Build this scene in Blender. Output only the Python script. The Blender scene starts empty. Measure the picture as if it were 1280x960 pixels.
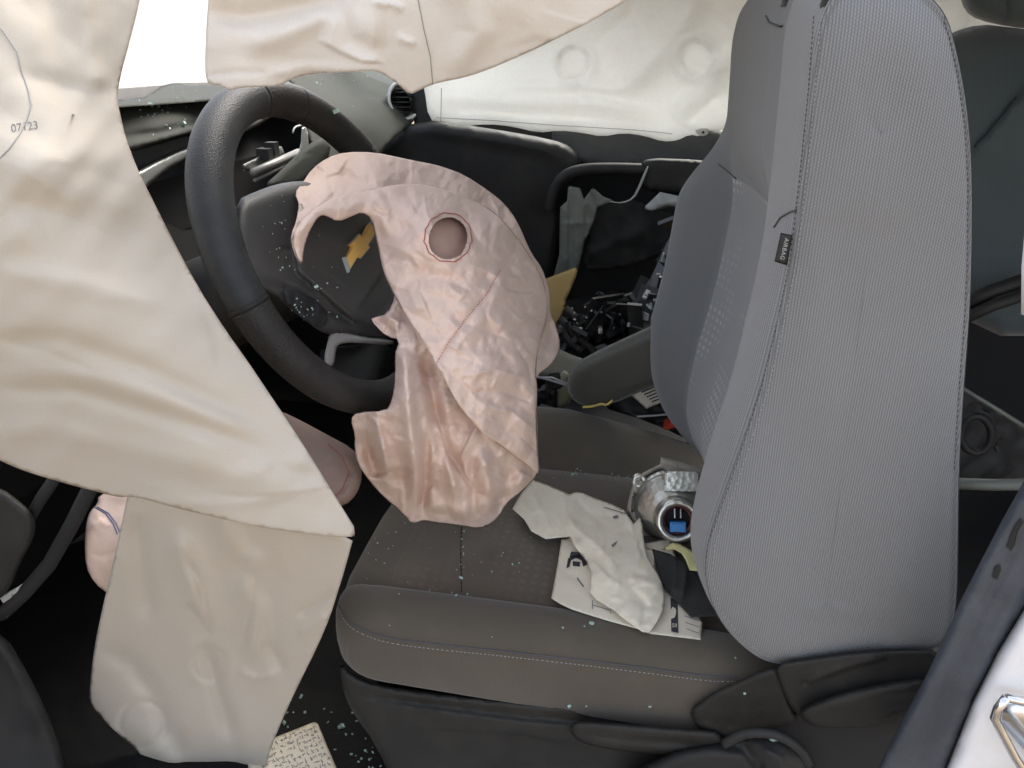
import bpy, math, random
import numpy as np
from math import sin, cos, pi, radians, sqrt, floor
from mathutils import Vector, Matrix
from mathutils.geometry import delaunay_2d_cdt
from mathutils.bvhtree import BVHTree

random.seed(7); rng = np.random.default_rng(7)
SC = bpy.context.scene
COL = SC.collection

# ------------------------------------------------------------------ camera
CP, CPSI, CF = radians(24), radians(12), 950.0
CLOC = np.array([0.0, -0.65, 0.92])
FW = np.array([-sin(CPSI) * cos(CP), cos(CPSI) * cos(CP), -sin(CP)])
RT = np.array([cos(CPSI), sin(CPSI), 0.0])
UP = np.cross(RT, FW)
cam = bpy.data.cameras.new('camera'); cam.sensor_width = 36; cam.lens = CF / 1280 * 36
cam.clip_start = 0.02; cam.clip_end = 500
camo = bpy.data.objects.new('camera', cam); COL.objects.link(camo)
M = Matrix.Identity(4)
for i in range(3):
    M[i][0] = RT[i]; M[i][1] = UP[i]; M[i][2] = -FW[i]; M[i][3] = CLOC[i]
camo.matrix_world = M
SC.camera = camo

# ------------------------------------------------------------------ world, sun, exposure
SUN_EL, SUN_AZ = radians(52), radians(72)      # azimuth measured from +X towards +Y
world = bpy.data.worlds.new('World'); SC.world = world; world.use_nodes = True
wn = world.node_tree; wn.nodes.clear()
wo = wn.nodes.new('ShaderNodeOutputWorld'); wb = wn.nodes.new('ShaderNodeBackground')
sky = wn.nodes.new('ShaderNodeTexSky'); sky.sky_type = 'NISHITA'; sky.sun_disc = False
sky.sun_elevation = SUN_EL; sky.sun_rotation = pi / 2 - SUN_AZ
sky.air_density = 1.0; sky.dust_density = 3.0; sky.ozone_density = 1.0
hs = wn.nodes.new('ShaderNodeHueSaturation'); hs.inputs['Saturation'].default_value = 0.42
wn.links.new(sky.outputs[0], hs.inputs['Color']); wn.links.new(hs.outputs[0], wb.inputs[0])
wn.links.new(wb.outputs[0], wo.inputs[0]); wb.inputs[1].default_value = 0.15
sl = bpy.data.lights.new('sun', 'SUN'); sl.energy = 1.5; sl.angle = radians(35); sl.color = (1, 0.93, 0.82)
so = bpy.data.objects.new('sun', sl); COL.objects.link(so)
sd = Vector((cos(SUN_EL) * cos(SUN_AZ), cos(SUN_EL) * sin(SUN_AZ), sin(SUN_EL)))
so.rotation_euler = sd.to_track_quat('Z', 'Y').to_euler()
SC.view_settings.view_transform = 'Standard'; SC.view_settings.look = 'None'
SC.view_settings.exposure = 1.9; SC.view_settings.gamma = 1
SC.view_settings.use_curve_mapping = False

# ------------------------------------------------------------------ materials
def node(nt, t, **k):
    n = nt.nodes.new(t)
    for a, b in k.items(): setattr(n, a, b)
    return n
def mth(nt, op, a, b=None, c=None):
    n = nt.nodes.new('ShaderNodeMath'); n.operation = op
    for i, x in enumerate((a, b, c)):
        if x is None: continue
        if isinstance(x, (int, float)): n.inputs[i].default_value = x
        else: nt.links.new(x, n.inputs[i])
    return n.outputs[0]
def mixc(nt, fac, a, b, mode='MIX'):
    n = nt.nodes.new('ShaderNodeMix'); n.data_type = 'RGBA'; n.blend_type = mode
    for s, x in ((n.inputs[0], fac), (n.inputs[6], a), (n.inputs[7], b)):
        if isinstance(x, (int, float)): s.default_value = x
        elif isinstance(x, tuple): s.default_value = x if len(x) == 4 else x + (1,)
        else: nt.links.new(x, s)
    return n.outputs[2]
def ramp(nt, x, lo, hi):
    n = nt.nodes.new('ShaderNodeMapRange'); n.clamp = True
    nt.links.new(x, n.inputs[0]); n.inputs[1].default_value = lo; n.inputs[2].default_value = hi
    return n.outputs[0]
def noise(nt, vec, scale, detail=4, rough=0.55):
    n = nt.nodes.new('ShaderNodeTexNoise'); n.inputs['Scale'].default_value = scale
    n.inputs['Detail'].default_value = detail; n.inputs['Roughness'].default_value = rough
    nt.links.new(vec, n.inputs['Vector']); return n.outputs[0]
def base_mat(name):
    m = bpy.data.materials.new(name); m.use_nodes = True; nt = m.node_tree
    b = nt.nodes['Principled BSDF']; tc = nt.nodes.new('ShaderNodeTexCoord')
    return m, nt, b, tc
def bump(nt, b, h, strength, dist):
    n = nt.nodes.new('ShaderNodeBump'); n.inputs['Strength'].default_value = strength
    n.inputs['Distance'].default_value = dist; nt.links.new(h, n.inputs['Height'])
    nt.links.new(n.outputs[0], b.inputs['Normal']); return n

def plastic(name, col, rough=0.5, grain=0.3, gscale=900, dust=0.15, dustcol=(0.32, 0.30, 0.26), metal=0.0, spec=0.5):
    m, nt, b, tc = base_mat(name); o = tc.outputs['Object']
    n1 = noise(nt, o, 14, 6, 0.65); n2 = noise(nt, o, 260, 2)
    d = ramp(nt, n1, 0.45, 0.8)
    d = mth(nt, 'MULTIPLY', d, dust)
    sp = ramp(nt, n2, 0.68, 0.78); d2 = mth(nt, 'MULTIPLY', sp, dust * 1.2); d = mth(nt, 'MAXIMUM', d, d2)
    c = mixc(nt, d, col, dustcol); nt.links.new(c, b.inputs['Base Color'])
    r = mth(nt, 'MULTIPLY_ADD', n1, 0.25, rough - 0.12); nt.links.new(r, b.inputs['Roughness'])
    b.inputs['Metallic'].default_value = metal; b.inputs['Specular IOR Level'].default_value = spec
    v = node(nt, 'ShaderNodeTexVoronoi'); v.inputs['Scale'].default_value = gscale; nt.links.new(o, v.inputs['Vector'])
    bump(nt, b, v.outputs[0], grain, 0.0006)
    return m

def fabric(name, col, pitch=0.0033, rib=1.0, contrast=0.25, dirt=0.15, dots=None, bumpd=0.0006):
    m, nt, b, tc = base_mat(name)
    sp = nt.nodes.new('ShaderNodeSeparateXYZ'); nt.links.new(tc.outputs['UV'], sp.inputs[0])
    nz = noise(nt, tc.outputs['UV'], 60, 2)
    u = mth(nt, 'MULTIPLY_ADD', nz, pitch * 0.25, sp.outputs[0]); v = sp.outputs[1]
    ku = mth(nt, 'MULTIPLY', u, 2 * pi / pitch); su = mth(nt, 'SINE', ku)
    par = mth(nt, 'MODULO', mth(nt, 'FLOOR', mth(nt, 'DIVIDE', u, pitch)), 2)
    kv = mth(nt, 'ADD', mth(nt, 'MULTIPLY', v, 2 * pi / (pitch * 1.25)), mth(nt, 'MULTIPLY', par, pi))
    sv = mth(nt, 'MULTIPLY_ADD', mth(nt, 'SINE', kv), 0.25, 0.75)
    h = mth(nt, 'MULTIPLY', mth(nt, 'MULTIPLY_ADD', su, 0.5, 0.5), sv)
    fine = noise(nt, tc.outputs['UV'], 1500, 2)
    h2 = mth(nt, 'MULTIPLY_ADD', fine, 0.35, mth(nt, 'MULTIPLY', h, rib))
    big = noise(nt, tc.outputs['UV'], 7, 5, 0.6)
    dark = tuple(x * (1 - contrast) for x in col); lite = tuple(min(1, x * (1 + contrast)) for x in col)
    c = mixc(nt, h2, dark, lite)
    dm = mth(nt, 'MULTIPLY', ramp(nt, big, 0.48, 0.75), dirt)
    c = mixc(nt, dm, c, (0.16, 0.13, 0.10))
    if dots:
        pt, amp = dots
        fu = mth(nt, 'SUBTRACT', mth(nt, 'FRACT', mth(nt, 'DIVIDE', sp.outputs[0], pt)), 0.5)
        fv = mth(nt, 'SUBTRACT', mth(nt, 'FRACT', mth(nt, 'DIVIDE', v, pt)), 0.5)
        mx = mth(nt, 'MAXIMUM', mth(nt, 'ABSOLUTE', fu), mth(nt, 'ABSOLUTE', fv))
        dk = mth(nt, 'MULTIPLY', mth(nt, 'SUBTRACT', 1.0, ramp(nt, mx, 0.20, 0.27)), mth(nt, 'MULTIPLY', ramp(nt, noise(nt, tc.outputs['UV'], 9, 2), 0.45, 0.6), amp))
        c = mixc(nt, dk, c, tuple(min(1, x * 2.1) for x in col))
    nt.links.new(c, b.inputs['Base Color'])
    b.inputs['Roughness'].default_value = 0.85; b.inputs['Specular IOR Level'].default_value = 0.25
    b.inputs['Sheen Weight'].default_value = 0.25; b.inputs['Sheen Roughness'].default_value = 0.5
    bump(nt, b, h2, 0.7, bumpd)
    return m

def cloth(name, col, stain=(0.62, 0.48, 0.33), stain_amt=0.35, trans=0.3, weave=0.0012, nscale=5.0, bstr=0.25):
    m, nt, b, tc = base_mat(name)
    sp = nt.nodes.new('ShaderNodeSeparateXYZ'); nt.links.new(tc.outputs['UV'], sp.inputs[0])
    n1 = noise(nt, tc.outputs['UV'], nscale, 6, 0.62); n2 = noise(nt, tc.outputs['UV'], 40, 4)
    s = mth(nt, 'MULTIPLY', mth(nt, 'MULTIPLY', ramp(nt, n1, 0.5, 0.78), ramp(nt, n2, 0.25, 0.65)), stain_amt)
    n3 = noise(nt, tc.outputs['UV'], 1.7, 2)
    s = mth(nt, 'MULTIPLY_ADD', n3, stain_amt * 0.18, s)
    spk = ramp(nt, noise(nt, tc.outputs['UV'], 170, 2), 0.74, 0.78)
    s = mth(nt, 'MAXIMUM', s, mth(nt, 'MULTIPLY', spk, stain_amt * 0.8))
    c = mixc(nt, s, col, stain)
    fn = noise(nt, tc.outputs['UV'], 420, 3, 0.7); fm = noise(nt, tc.outputs['UV'], 90, 4, 0.7)
    c = mixc(nt, mth(nt, 'MULTIPLY', ramp(nt, fn, 0.35, 0.75), 0.16), c, tuple(x * .55 for x in col))
    c = mixc(nt, mth(nt, 'MULTIPLY', ramp(nt, fm, 0.45, 0.8), 0.10), c, stain)
    nt.links.new(c, b.inputs['Base Color']); b.inputs['Roughness'].default_value = 0.9
    b.inputs['Specular IOR Level'].default_value = 0.12
    wu = mth(nt, 'SINE', mth(nt, 'MULTIPLY', sp.outputs[0], 2 * pi / weave)); wv = mth(nt, 'SINE', mth(nt, 'MULTIPLY', sp.outputs[1], 2 * pi / weave))
    h = mth(nt, 'MULTIPLY', wu, wv); h = mth(nt, 'MULTIPLY_ADD', n2, 3.0, h); h = mth(nt, 'MULTIPLY_ADD', noise(nt, tc.outputs['UV'], 700, 2), 2.5, h)
    bn = bump(nt, b, h, bstr, 0.0008)
    t = nt.nodes.new('ShaderNodeBsdfTranslucent'); nt.links.new(c, t.inputs[0]); nt.links.new(bn.outputs[0], t.inputs['Normal'])
    ms = nt.nodes.new('ShaderNodeMixShader'); ms.inputs[0].default_value = trans
    out = nt.nodes['Material Output']
    nt.links.new(b.outputs[0], ms.inputs[1]); nt.links.new(t.outputs[0], ms.inputs[2]); nt.links.new(ms.outputs[0], out.inputs[0])
    return m

MT = {}
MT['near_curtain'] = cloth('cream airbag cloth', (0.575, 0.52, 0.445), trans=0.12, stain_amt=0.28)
MT['band'] = cloth('cream airbag cloth lightened as if backlit', (0.90, 0.86, 0.81), trans=0.28, stain_amt=0.08)  # lighter copy of the curtain cloth, backlight put into its colour
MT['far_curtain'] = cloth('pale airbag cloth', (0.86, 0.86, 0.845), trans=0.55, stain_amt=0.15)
MT['pink'] = cloth('pink airbag nylon', (0.83, 0.645, 0.555), stain=(0.55, 0.38, 0.28), stain_amt=0.25, trans=0.07, weave=0.0009, nscale=7)
MT['pink_vent_shade'] = cloth('pink airbag nylon darkened for vent shade', (0.66, 0.44, 0.36), stain=(0.5, 0.32, 0.25), trans=0.05)  # warmer inner cloth tone, darkened to imitate shade inside the vent
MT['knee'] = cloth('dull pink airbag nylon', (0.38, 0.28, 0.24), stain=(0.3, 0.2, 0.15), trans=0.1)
MT['side_fabric'] = fabric('grey knit seat side fabric', (0.188, 0.191, 0.194), 0.0021, 1.0, 0.34, 0.16)
MT['bolster'] = fabric('grey seat bolster fabric', (0.122, 0.130, 0.136), 0.0018, 0.6, 0.15, 0.05)
MT['insert'] = fabric('grey dotted insert fabric', (0.185, 0.193, 0.20), 0.002, 0.5, 0.12, 0.05, dots=(0.011, 0.7))
MT['cushion'] = fabric('dark grey cushion fabric', (0.083, 0.070, 0.053), 0.002, 0.5, 0.2, 0.3)
MT['cushion_insert'] = fabric('brown grey dotted cushion fabric', (0.092, 0.075, 0.056), 0.002, 0.5, 0.2, 0.3, dots=(0.014, 0.2))
MT['rear_seat'] = fabric('dark teal grey rear seat fabric', (0.066, 0.082, 0.086), 0.003, 0.5, 0.15, 0.05)
MT['armrest'] = fabric('grey green armrest fabric', (0.085, 0.085, 0.072), 0.002, 0.4, 0.12, 0.1)
MT['black'] = plastic('black textured plastic', (0.018, 0.018, 0.018), 0.5, 0.35, 700, 0.05, spec=0.25)
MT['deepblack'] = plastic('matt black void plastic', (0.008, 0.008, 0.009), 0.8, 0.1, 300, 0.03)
MT['trim'] = plastic('dark grey grained plastic', (0.022, 0.021, 0.020), 0.55, 0.4, 800, 0.06, spec=0.25)
MT['valance'] = plastic('charcoal seat plastic', (0.020, 0.019, 0.017), 0.55, 0.5, 900, 0.05, spec=0.25)
MT['trimgloss'] = plastic('glossy dark broken plastic', (0.02, 0.021, 0.022), 0.3, 0.1, 300, 0.15)
MT['leather'] = plastic('black steering wheel leather', (0.022, 0.024, 0.026), 0.50, 0.7, 650, 0.08, spec=0.35)
MT['leather2'] = plastic('perforated black leather', (0.022, 0.020, 0.019), 0.55, 1.0, 420, 0.05, spec=0.35)
MT['hub'] = plastic('charcoal hub plastic', (0.036, 0.035, 0.034), 0.55, 0.35, 800, 0.10)
MT['dash'] = plastic('green grey dash plastic', (0.034, 0.036, 0.030), 0.8, 0.4, 600, 0.08, (0.22, 0.23, 0.19), spec=0.2)
MT['silver'] = plastic('silver trim paint', (0.42, 0.43, 0.41), 0.35, 0.05, 500, 0.1, metal=0.5)
MT['graytrim'] = plastic('grey satin trim', (0.22, 0.21, 0.20), 0.4, 0.1, 500, 0.1)
MT['doorgrey'] = plastic('slate grey door plastic', (0.05, 0.054, 0.057), 0.6, 0.3, 600, 0.1, spec=0.25)
MT['greengrey'] = plastic('torn green grey plastic', (0.13, 0.14, 0.125), 0.5, 0.2, 500, 0.25)
MT['palegrey'] = plastic('pale torn plastic', (0.36, 0.38, 0.37), 0.5, 0.2, 500, 0.2)
MT['olive'] = plastic('pale olive plastic', (0.25, 0.25, 0.17), 0.5, 0.1, 300, 0.15)
MT['carpet'] = plastic('black carpet', (0.014, 0.014, 0.014), 0.95, 1.0, 250, 0.15, (0.05, 0.05, 0.045), spec=0.1)
MT['gold'] = plastic('gold emblem', (0.90, 0.54, 0.13), 0.45, 0.1, 900, 0.0, metal=0.15)
MT['chrome'] = plastic('chrome edge', (0.7, 0.71, 0.73), 0.2, 0.02, 300, 0.05, metal=1.0)
MT['seal'] = plastic('blue black rubber door seal', (0.040, 0.047, 0.060), 0.55, 0.3, 500, 0.25, (0.2, 0.22, 0.25))
MT['white_paint'] = plastic('white car paint', (0.78, 0.78, 0.80), 0.3, 0.1, 300, 0.25, (0.45, 0.43, 0.40))
MT['bright_wall'] = plastic('white of the added glare wall', (0.86, 0.86, 0.84), 0.8, 0.0, 300, 0.05)
MT['alu'] = plastic('cast aluminium lamp', (0.56, 0.56, 0.51), 0.32, 0.9, 120, 0.45, (0.25, 0.22, 0.18), metal=0.9)
MT['lampplate'] = plastic('dirty beige lamp bracket', (0.30, 0.27, 0.23), 0.45, 0.3, 200, 0.45, (0.07, 0.06, 0.05))
MT['blue'] = plastic('blue connector', (0.03, 0.20, 0.50), 0.4, 0.1, 500, 0.05)
MT['redp'] = plastic('red plastic', (0.62, 0.07, 0.035), 0.4, 0.1, 500, 0.05)
MT['darkred'] = plastic('dark red plastic', (0.10, 0.015, 0.015), 0.4, 0.1, 500, 0.05)
MT['yellow'] = cloth('pale yellow cloth', (0.62, 0.60, 0.30), trans=0.2)
MT['wire_yellow'] = plastic('yellow wire', (0.62, 0.5, 0.12), 0.4, 0.0, 500, 0.05)
MT['wire_grey'] = plastic('grey wire', (0.4, 0.4, 0.42), 0.4, 0.0, 500, 0.05)
MT['card'] = cloth('tan cardboard', (0.56, 0.40, 0.17), stain=(0.35, 0.22, 0.08), trans=0.0)
MT['paper'] = cloth('white paper', (0.74, 0.68, 0.56), stain=(0.66, 0.46, 0.26), stain_amt=0.25, trans=0.12)
MT['paper2'] = cloth('grey green tissue paper', (0.74, 0.68, 0.55), stain=(0.7, 0.55, 0.38), stain_amt=0.15, trans=0.04)
MT['strap'] = plastic('black webbing', (0.012, 0.012, 0.012), 0.8, 1.0, 500, 0.08)
MT['ink'] = plastic('dark ink', (0.03, 0.03, 0.035), 0.8, 0.0, 300, 0.0)
MT['greyink'] = plastic('grey ink', (0.16, 0.16, 0.17), 0.8, 0.0, 300, 0.0)
MT['redthread'] = plastic('red thread', (0.42, 0.10, 0.07), 0.8, 0.0, 300, 0.0)
MT['bluethread'] = plastic('blue thread', (0.10, 0.12, 0.25), 0.8, 0.0, 300, 0.0)
MT['greythread'] = plastic('grey thread', (0.33, 0.33, 0.32), 0.8, 0.0, 300, 0.0)
MT['darkthread'] = plastic('dark seam thread', (0.07, 0.07, 0.075), 0.8, 0.0, 300, 0.0)
MT['tag'] = plastic('black woven tag', (0.012, 0.012, 0.012), 0.6, 0.2, 500, 0.0)
MT['headliner'] = plastic('grey headliner', (0.42, 0.41, 0.38), 0.9, 0.2, 300, 0.05)
MT['ground'] = plastic('sandy yard dirt', (0.25, 0.19, 0.125), 0.9, 0.5, 30, 0.4, (0.28, 0.23, 0.17))
def glassy(name, col, rough, tr):
    m, nt, b, tc = base_mat(name)
    b.inputs['Base Color'].default_value = col + (1,); b.inputs['Roughness'].default_value = rough
    t = nt.nodes.new('ShaderNodeBsdfTransparent'); t.inputs[0].default_value = col + (1,)
    ms = nt.nodes.new('ShaderNodeMixShader'); ms.inputs[0].default_value = tr
    out = nt.nodes['Material Output']
    nt.links.new(b.outputs[0], ms.inputs[1]); nt.links.new(t.outputs[0], ms.inputs[2]); nt.links.new(ms.outputs[0], out.inputs[0])
    return m
MT['glass'] = glassy('broken green glass', (0.66, 0.82, 0.75), 0.06, 0.5)
MT['glow_cloth'] = glassy('see-through airbag cloth for blown-out glow', (0.90, 0.88, 0.85), 0.9, 0.55)
MT['pane'] = glassy('tinted window glass', (0.955, 0.97, 0.965), 0.05, 0.92)

# ------------------------------------------------------------------ geometry helpers
def ray(u, v):
    u = np.asarray(u, float); v = np.asarray(v, float)
    return FW + np.multiply.outer((u - 640) / CF, RT) - np.multiply.outer((v - 480) / CF, UP)
def at(u, v, x=None, y=None, z=None, d=None, pl=None):
    r = ray(u, v)
    if x is not None: t = (x - CLOC[0]) / r[..., 0]
    elif y is not None: t = (y - CLOC[1]) / r[..., 1]
    elif z is not None: t = (z - CLOC[2]) / r[..., 2]
    elif pl is not None: t = ((pl[0] - CLOC) @ pl[1]) / (r @ pl[1])
    else: t = d
    return CLOC + r * np.asarray(t)[..., None]
def dep(u, v, **k): return (at(u, v, **k) - CLOC) @ FW
ORG = {}; BV = {}
def tag(o, label=None, cat=None, group=None, kind=None):
    for k, x in (('label', label), ('category', cat), ('group', group), ('kind', kind)):
        if x: o[k] = x
    return o
def thing(name, label, cat, loc, group=None):
    o = bpy.data.objects.new(name, None); COL.objects.link(o); o.location = tuple(loc)
    o.empty_display_size = 0.05
    ORG[o] = np.array(loc, float); return tag(o, label, cat, group)
def build(name, V, F, mat, parent=None, uv=None, smooth=True, kind=None, bvh=True, label=None):
    V = np.asarray(V, float)
    if parent is not None: org = ORG[parent]
    else: org = np.array([V[:, 0].mean(), V[:, 1].mean(), V[:, 2].min()])
    me = bpy.data.meshes.new(name); me.from_pydata((V - org).tolist(), [], [list(f) for f in F]); me.update()
    me.materials.append(MT[mat])
    if smooth: me.polygons.foreach_set('use_smooth', [True] * len(me.polygons))
    if uv is not None:
        ul = me.uv_layers.new(name='UVMap'); idx = np.empty(len(me.loops), int); me.loops.foreach_get('vertex_index', idx)
        ul.data.foreach_set('uv', np.asarray(uv, float)[idx].ravel())
    o = bpy.data.objects.new(name, me); COL.objects.link(o)
    if parent is not None: o.parent = parent
    else: o.location = tuple(org)
    ORG[o] = org
    if kind: o['kind'] = kind
    if label: o['label'] = label
    if bvh: BV[o] = BVHTree.FromPolygons([tuple(p) for p in V], [list(f) for f in F])
    return o
def hit(u, v, objs=None):
    r = ray(u, v); r = r / np.linalg.norm(r); best = None
    for o in (objs if objs is not None else BV):
        if o not in BV: continue
        a = BV[o].ray_cast(Vector(CLOC), Vector(r))
        if a[0] is not None and (best is None or a[3] < best[2]): best = (np.array(a[0]), np.array(a[1]), a[3], o)
    if best is None: return None
    n = best[1]
    if n @ r > 0: n = -n
    return best[0], n
class MB:
    def __init__(s): s.V = []; s.F = []
    def add(s, V, F):
        b = len(s.V); s.V += [tuple(p) for p in V]; s.F += [tuple(i + b for i in f) for f in F]
    def box(s, c, sx, sy, sz, R=None):
        P = np.array([[i, j, k] for i in (-.5, .5) for j in (-.5, .5) for k in (-.5, .5)]) * (sx, sy, sz)
        if R is not None: P = P @ np.asarray(R).T
        s.add(P + np.asarray(c), [(0, 1, 3, 2), (4, 6, 7, 5), (0, 4, 5, 1), (2, 3, 7, 6), (0, 2, 6, 4), (1, 5, 7, 3)])
    def tube(s, pts, r, n=8, closed=False, cap=True):
        pts = np.asarray(pts, float); N = len(pts)
        rs = np.full(N, r) if np.isscalar(r) else np.asarray(r)
        if closed: T = np.roll(pts, -1, 0) - np.roll(pts, 1, 0)
        else: T = np.gradient(pts, axis=0)
        T /= np.linalg.norm(T, axis=1)[:, None] + 1e-12
        a = np.array([0, 0, 1.0]) if abs(T[0][2]) < .9 else np.array([1.0, 0, 0])
        X = np.cross(T[0], a); X /= np.linalg.norm(X); V = []
        for i in range(N):
            X = X - T[i] * (X @ T[i]); X /= np.linalg.norm(X); Y = np.cross(T[i], X)
            for k in range(n):
                t = 2 * pi * k / n; V.append(pts[i] + rs[i] * (cos(t) * X + sin(t) * Y))
        F = []
        for i in range(N if closed else N - 1):
            j = (i + 1) % N
            for k in range(n):
                l = (k + 1) % n; F.append((i * n + k, i * n + l, j * n + l, j * n + k))
        if cap and not closed: F += [tuple(range(n))[::-1], tuple((N - 1) * n + k for k in range(n))]
        s.add(V, F)
    def lathe(s, c, ax, prof, n=40):
        ax = np.asarray(ax, float); ax /= np.linalg.norm(ax)
        a = np.array([0, 0, 1.0]) if abs(ax[2]) < .9 else np.array([1.0, 0, 0])
        X = np.cross(ax, a); X /= np.linalg.norm(X); Y = np.cross(ax, X); V = []; F = []
        for r, h in prof:
            for k in range(n):
                t = 2 * pi * k / n; V.append(np.asarray(c) + ax * h + r * (cos(t) * X + sin(t) * Y))
        for i in range(len(prof) - 1):
            for k in range(n):
                l = (k + 1) % n; F.append((i * n + k, i * n + l, (i + 1) * n + l, (i + 1) * n + k))
        s.add(V, F)
    def prism(s, poly, off):
        poly = np.asarray(poly, float); n = len(poly); off = np.asarray(off)
        s.add(np.vstack([poly, poly + off]), [tuple(range(n)), tuple(range(2 * n - 1, n - 1, -1))] + [(i, i + n, (i + 1) % n + n, (i + 1) % n) for i in range(n)])
    def build(s, name, mat, parent=None, smooth=True, **k): return build(name, s.V, s.F, mat, parent, smooth=smooth, **k)
def dens(poly, step, closed=False):
    P = np.asarray(poly, float); out = []
    n = len(P)
    for i in range(n if closed else n - 1):
        a = P[i]; b = P[(i + 1) % n]; m = max(1, int(np.hypot(*(b - a)[:2]) / step + .5))
        for k in range(m): out.append(a + (b - a) * k / m)
    if not closed: out.append(P[-1])
    return np.array(out)
def chaikin(P, it=1, closed=True):
    P = np.asarray(P, float)
    for _ in range(it):
        Q = np.roll(P, -1, 0) if closed else P[1:]
        A = P if closed else P[:-1]
        N = np.empty((2 * len(A), P.shape[1])); N[0::2] = .75 * A + .25 * Q; N[1::2] = .25 * A + .75 * Q
        if not closed: N = np.vstack([P[:1], N, P[-1:]])
        P = N
    return P
def inside(P, poly):
    x, y = P[:, 0], P[:, 1]; r = np.zeros(len(P), bool); n = len(poly)
    for i in range(n):
        x1, y1 = poly[i]; x2, y2 = poly[(i + 1) % n]
        c = ((y1 > y) != (y2 > y)); xi = (x2 - x1) * (y - y1) / ((y2 - y1) if y2 != y1 else 1e-9) + x1
        r ^= c & (x < xi)
    return r
def segdist(P, poly, closed=False):
    """distance, signed side and 0..1 place along a polyline for every point"""
    Q = np.asarray(poly, float); A = Q if closed else Q[:-1]; B = np.roll(Q, -1, 0) if closed else Q[1:]
    L = np.hypot(*(B - A).T); cum = np.concatenate([[0], np.cumsum(L)]); best = np.full(len(P), 1e9); tt = np.zeros(len(P)); sg = np.zeros(len(P))
    for i in range(len(A)):
        d = B[i] - A[i]; t = np.clip(((P - A[i]) @ d) / (d @ d + 1e-12), 0, 1); w = P - A[i] - t[:, None] * d
        r = np.hypot(w[:, 0], w[:, 1]); m = r < best; best[m] = r[m]; tt[m] = (cum[i] + t[m] * L[i]) / (cum[-1] + 1e-9)
        cr = d[0] * (P[:, 1] - A[i][1]) - d[1] * (P[:, 0] - A[i][0]); sg[m] = np.sign(cr[m])
    return best, sg, tt
def tps(ctrl):
    C = []; D = []
    for c in ctrl:
        if len(c) == 3: D.append(dep(c[0], c[1], y=c[2]))
        else: D.append(dep(c[0], c[1], **{c[2]: c[3]}))
        C.append(c[:2])
    C = np.array(C, float) / 300; D = np.array(D, float); n = len(C)
    def K(a, b):
        r2 = ((a[:, None] - b[None]) ** 2).sum(-1); return .5 * r2 * np.log(r2 + 1e-9)
    A = np.zeros((n + 3, n + 3)); A[:n, :n] = K(C, C) + 1e-3 * np.eye(n); A[:n, n] = 1; A[:n, n + 1:] = C; A[n:, :n] = A[:n, n:].T
    w = np.linalg.solve(A, np.concatenate([D, [0, 0, 0]]))
    def f(P):
        Q = np.asarray(P, float) / 300; return K(Q, C) @ w[:n] + w[n] + Q @ w[n + 1:]
    return f
def crumple(P, seed, amp, lam, n=7, sharp=1.0):
    r = np.random.default_rng(seed); h = np.zeros(len(P))
    for i in range(n):
        a = r.uniform(0, pi); l = lam * 2 ** r.uniform(-1, 1); d = np.array([cos(a), sin(a)])
        b = r.uniform(0, pi); e = np.array([cos(b), sin(b)])
        wp = .35 * np.sin(P @ e / (l * 1.7) + r.uniform(0, 6)) + .2 * np.sin(P @ d[::-1] / (l * .8) + r.uniform(0, 6))
        s = P @ d / l + r.uniform(0, 9) + wp; tri = np.abs((s % 1) - .5) * 2
        tri = sharp * tri + (1 - sharp) * (.5 - .5 * np.cos(2 * pi * s))
        m = .5 + .5 * np.sin(P @ np.array([cos(a + 1.1), sin(a + 1.1)]) / (l * 1.3) + r.uniform(0, 6)) * np.sin(P @ e / (l * 1.9) + r.uniform(0, 6))
        h += (tri - .5) * m * l / lam
    return amp * h / sqrt(n) * 1.6
def relief(P, folds):
    h = np.zeros(len(P))
    for f in folds:
        k = f[0]
        if k == 'disc':
            _, u, v, r, a = f; q = np.hypot(P[:, 0] - u, P[:, 1] - v)
            h += np.where(q < r, a * (0.15 * (q / r) ** 4 - .15), 0) - a * .8 * np.exp(-((q - r) / (r * .10)) ** 2) + a * .5 * np.exp(-((q - r * 1.35) / (r * .3)) ** 2)
            continue
        if k == 'd':
            _, u, v, r, a = f; h += a * np.exp(-((np.hypot(P[:, 0] - u, P[:, 1] - v) / r) ** 4)); continue
        _, pl, a, w = f[:4]; d, s, t = segdist(P, pl); tp = np.minimum(1, np.minimum(t, 1 - t) * 5 + .12)
        if k == 'g': h += a * tp * np.exp(-(d / w) ** 2)
        elif k == 'r': h += a * tp * np.exp(-d / w)
        elif k == 's':      # step: raised on the right-hand side of the line as it is drawn (screen), fading over f[4]
            L = w; w = f[4] if len(f) > 4 else 2.0; e = s * d; h += a * np.where(e > -w, np.clip((e + w) / (2 * w), 0, 1), 0) * np.exp(-np.maximum(e, 0) / L) * np.minimum(1, np.minimum(t, 1 - t) * 6 + .02)
    return h
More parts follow.
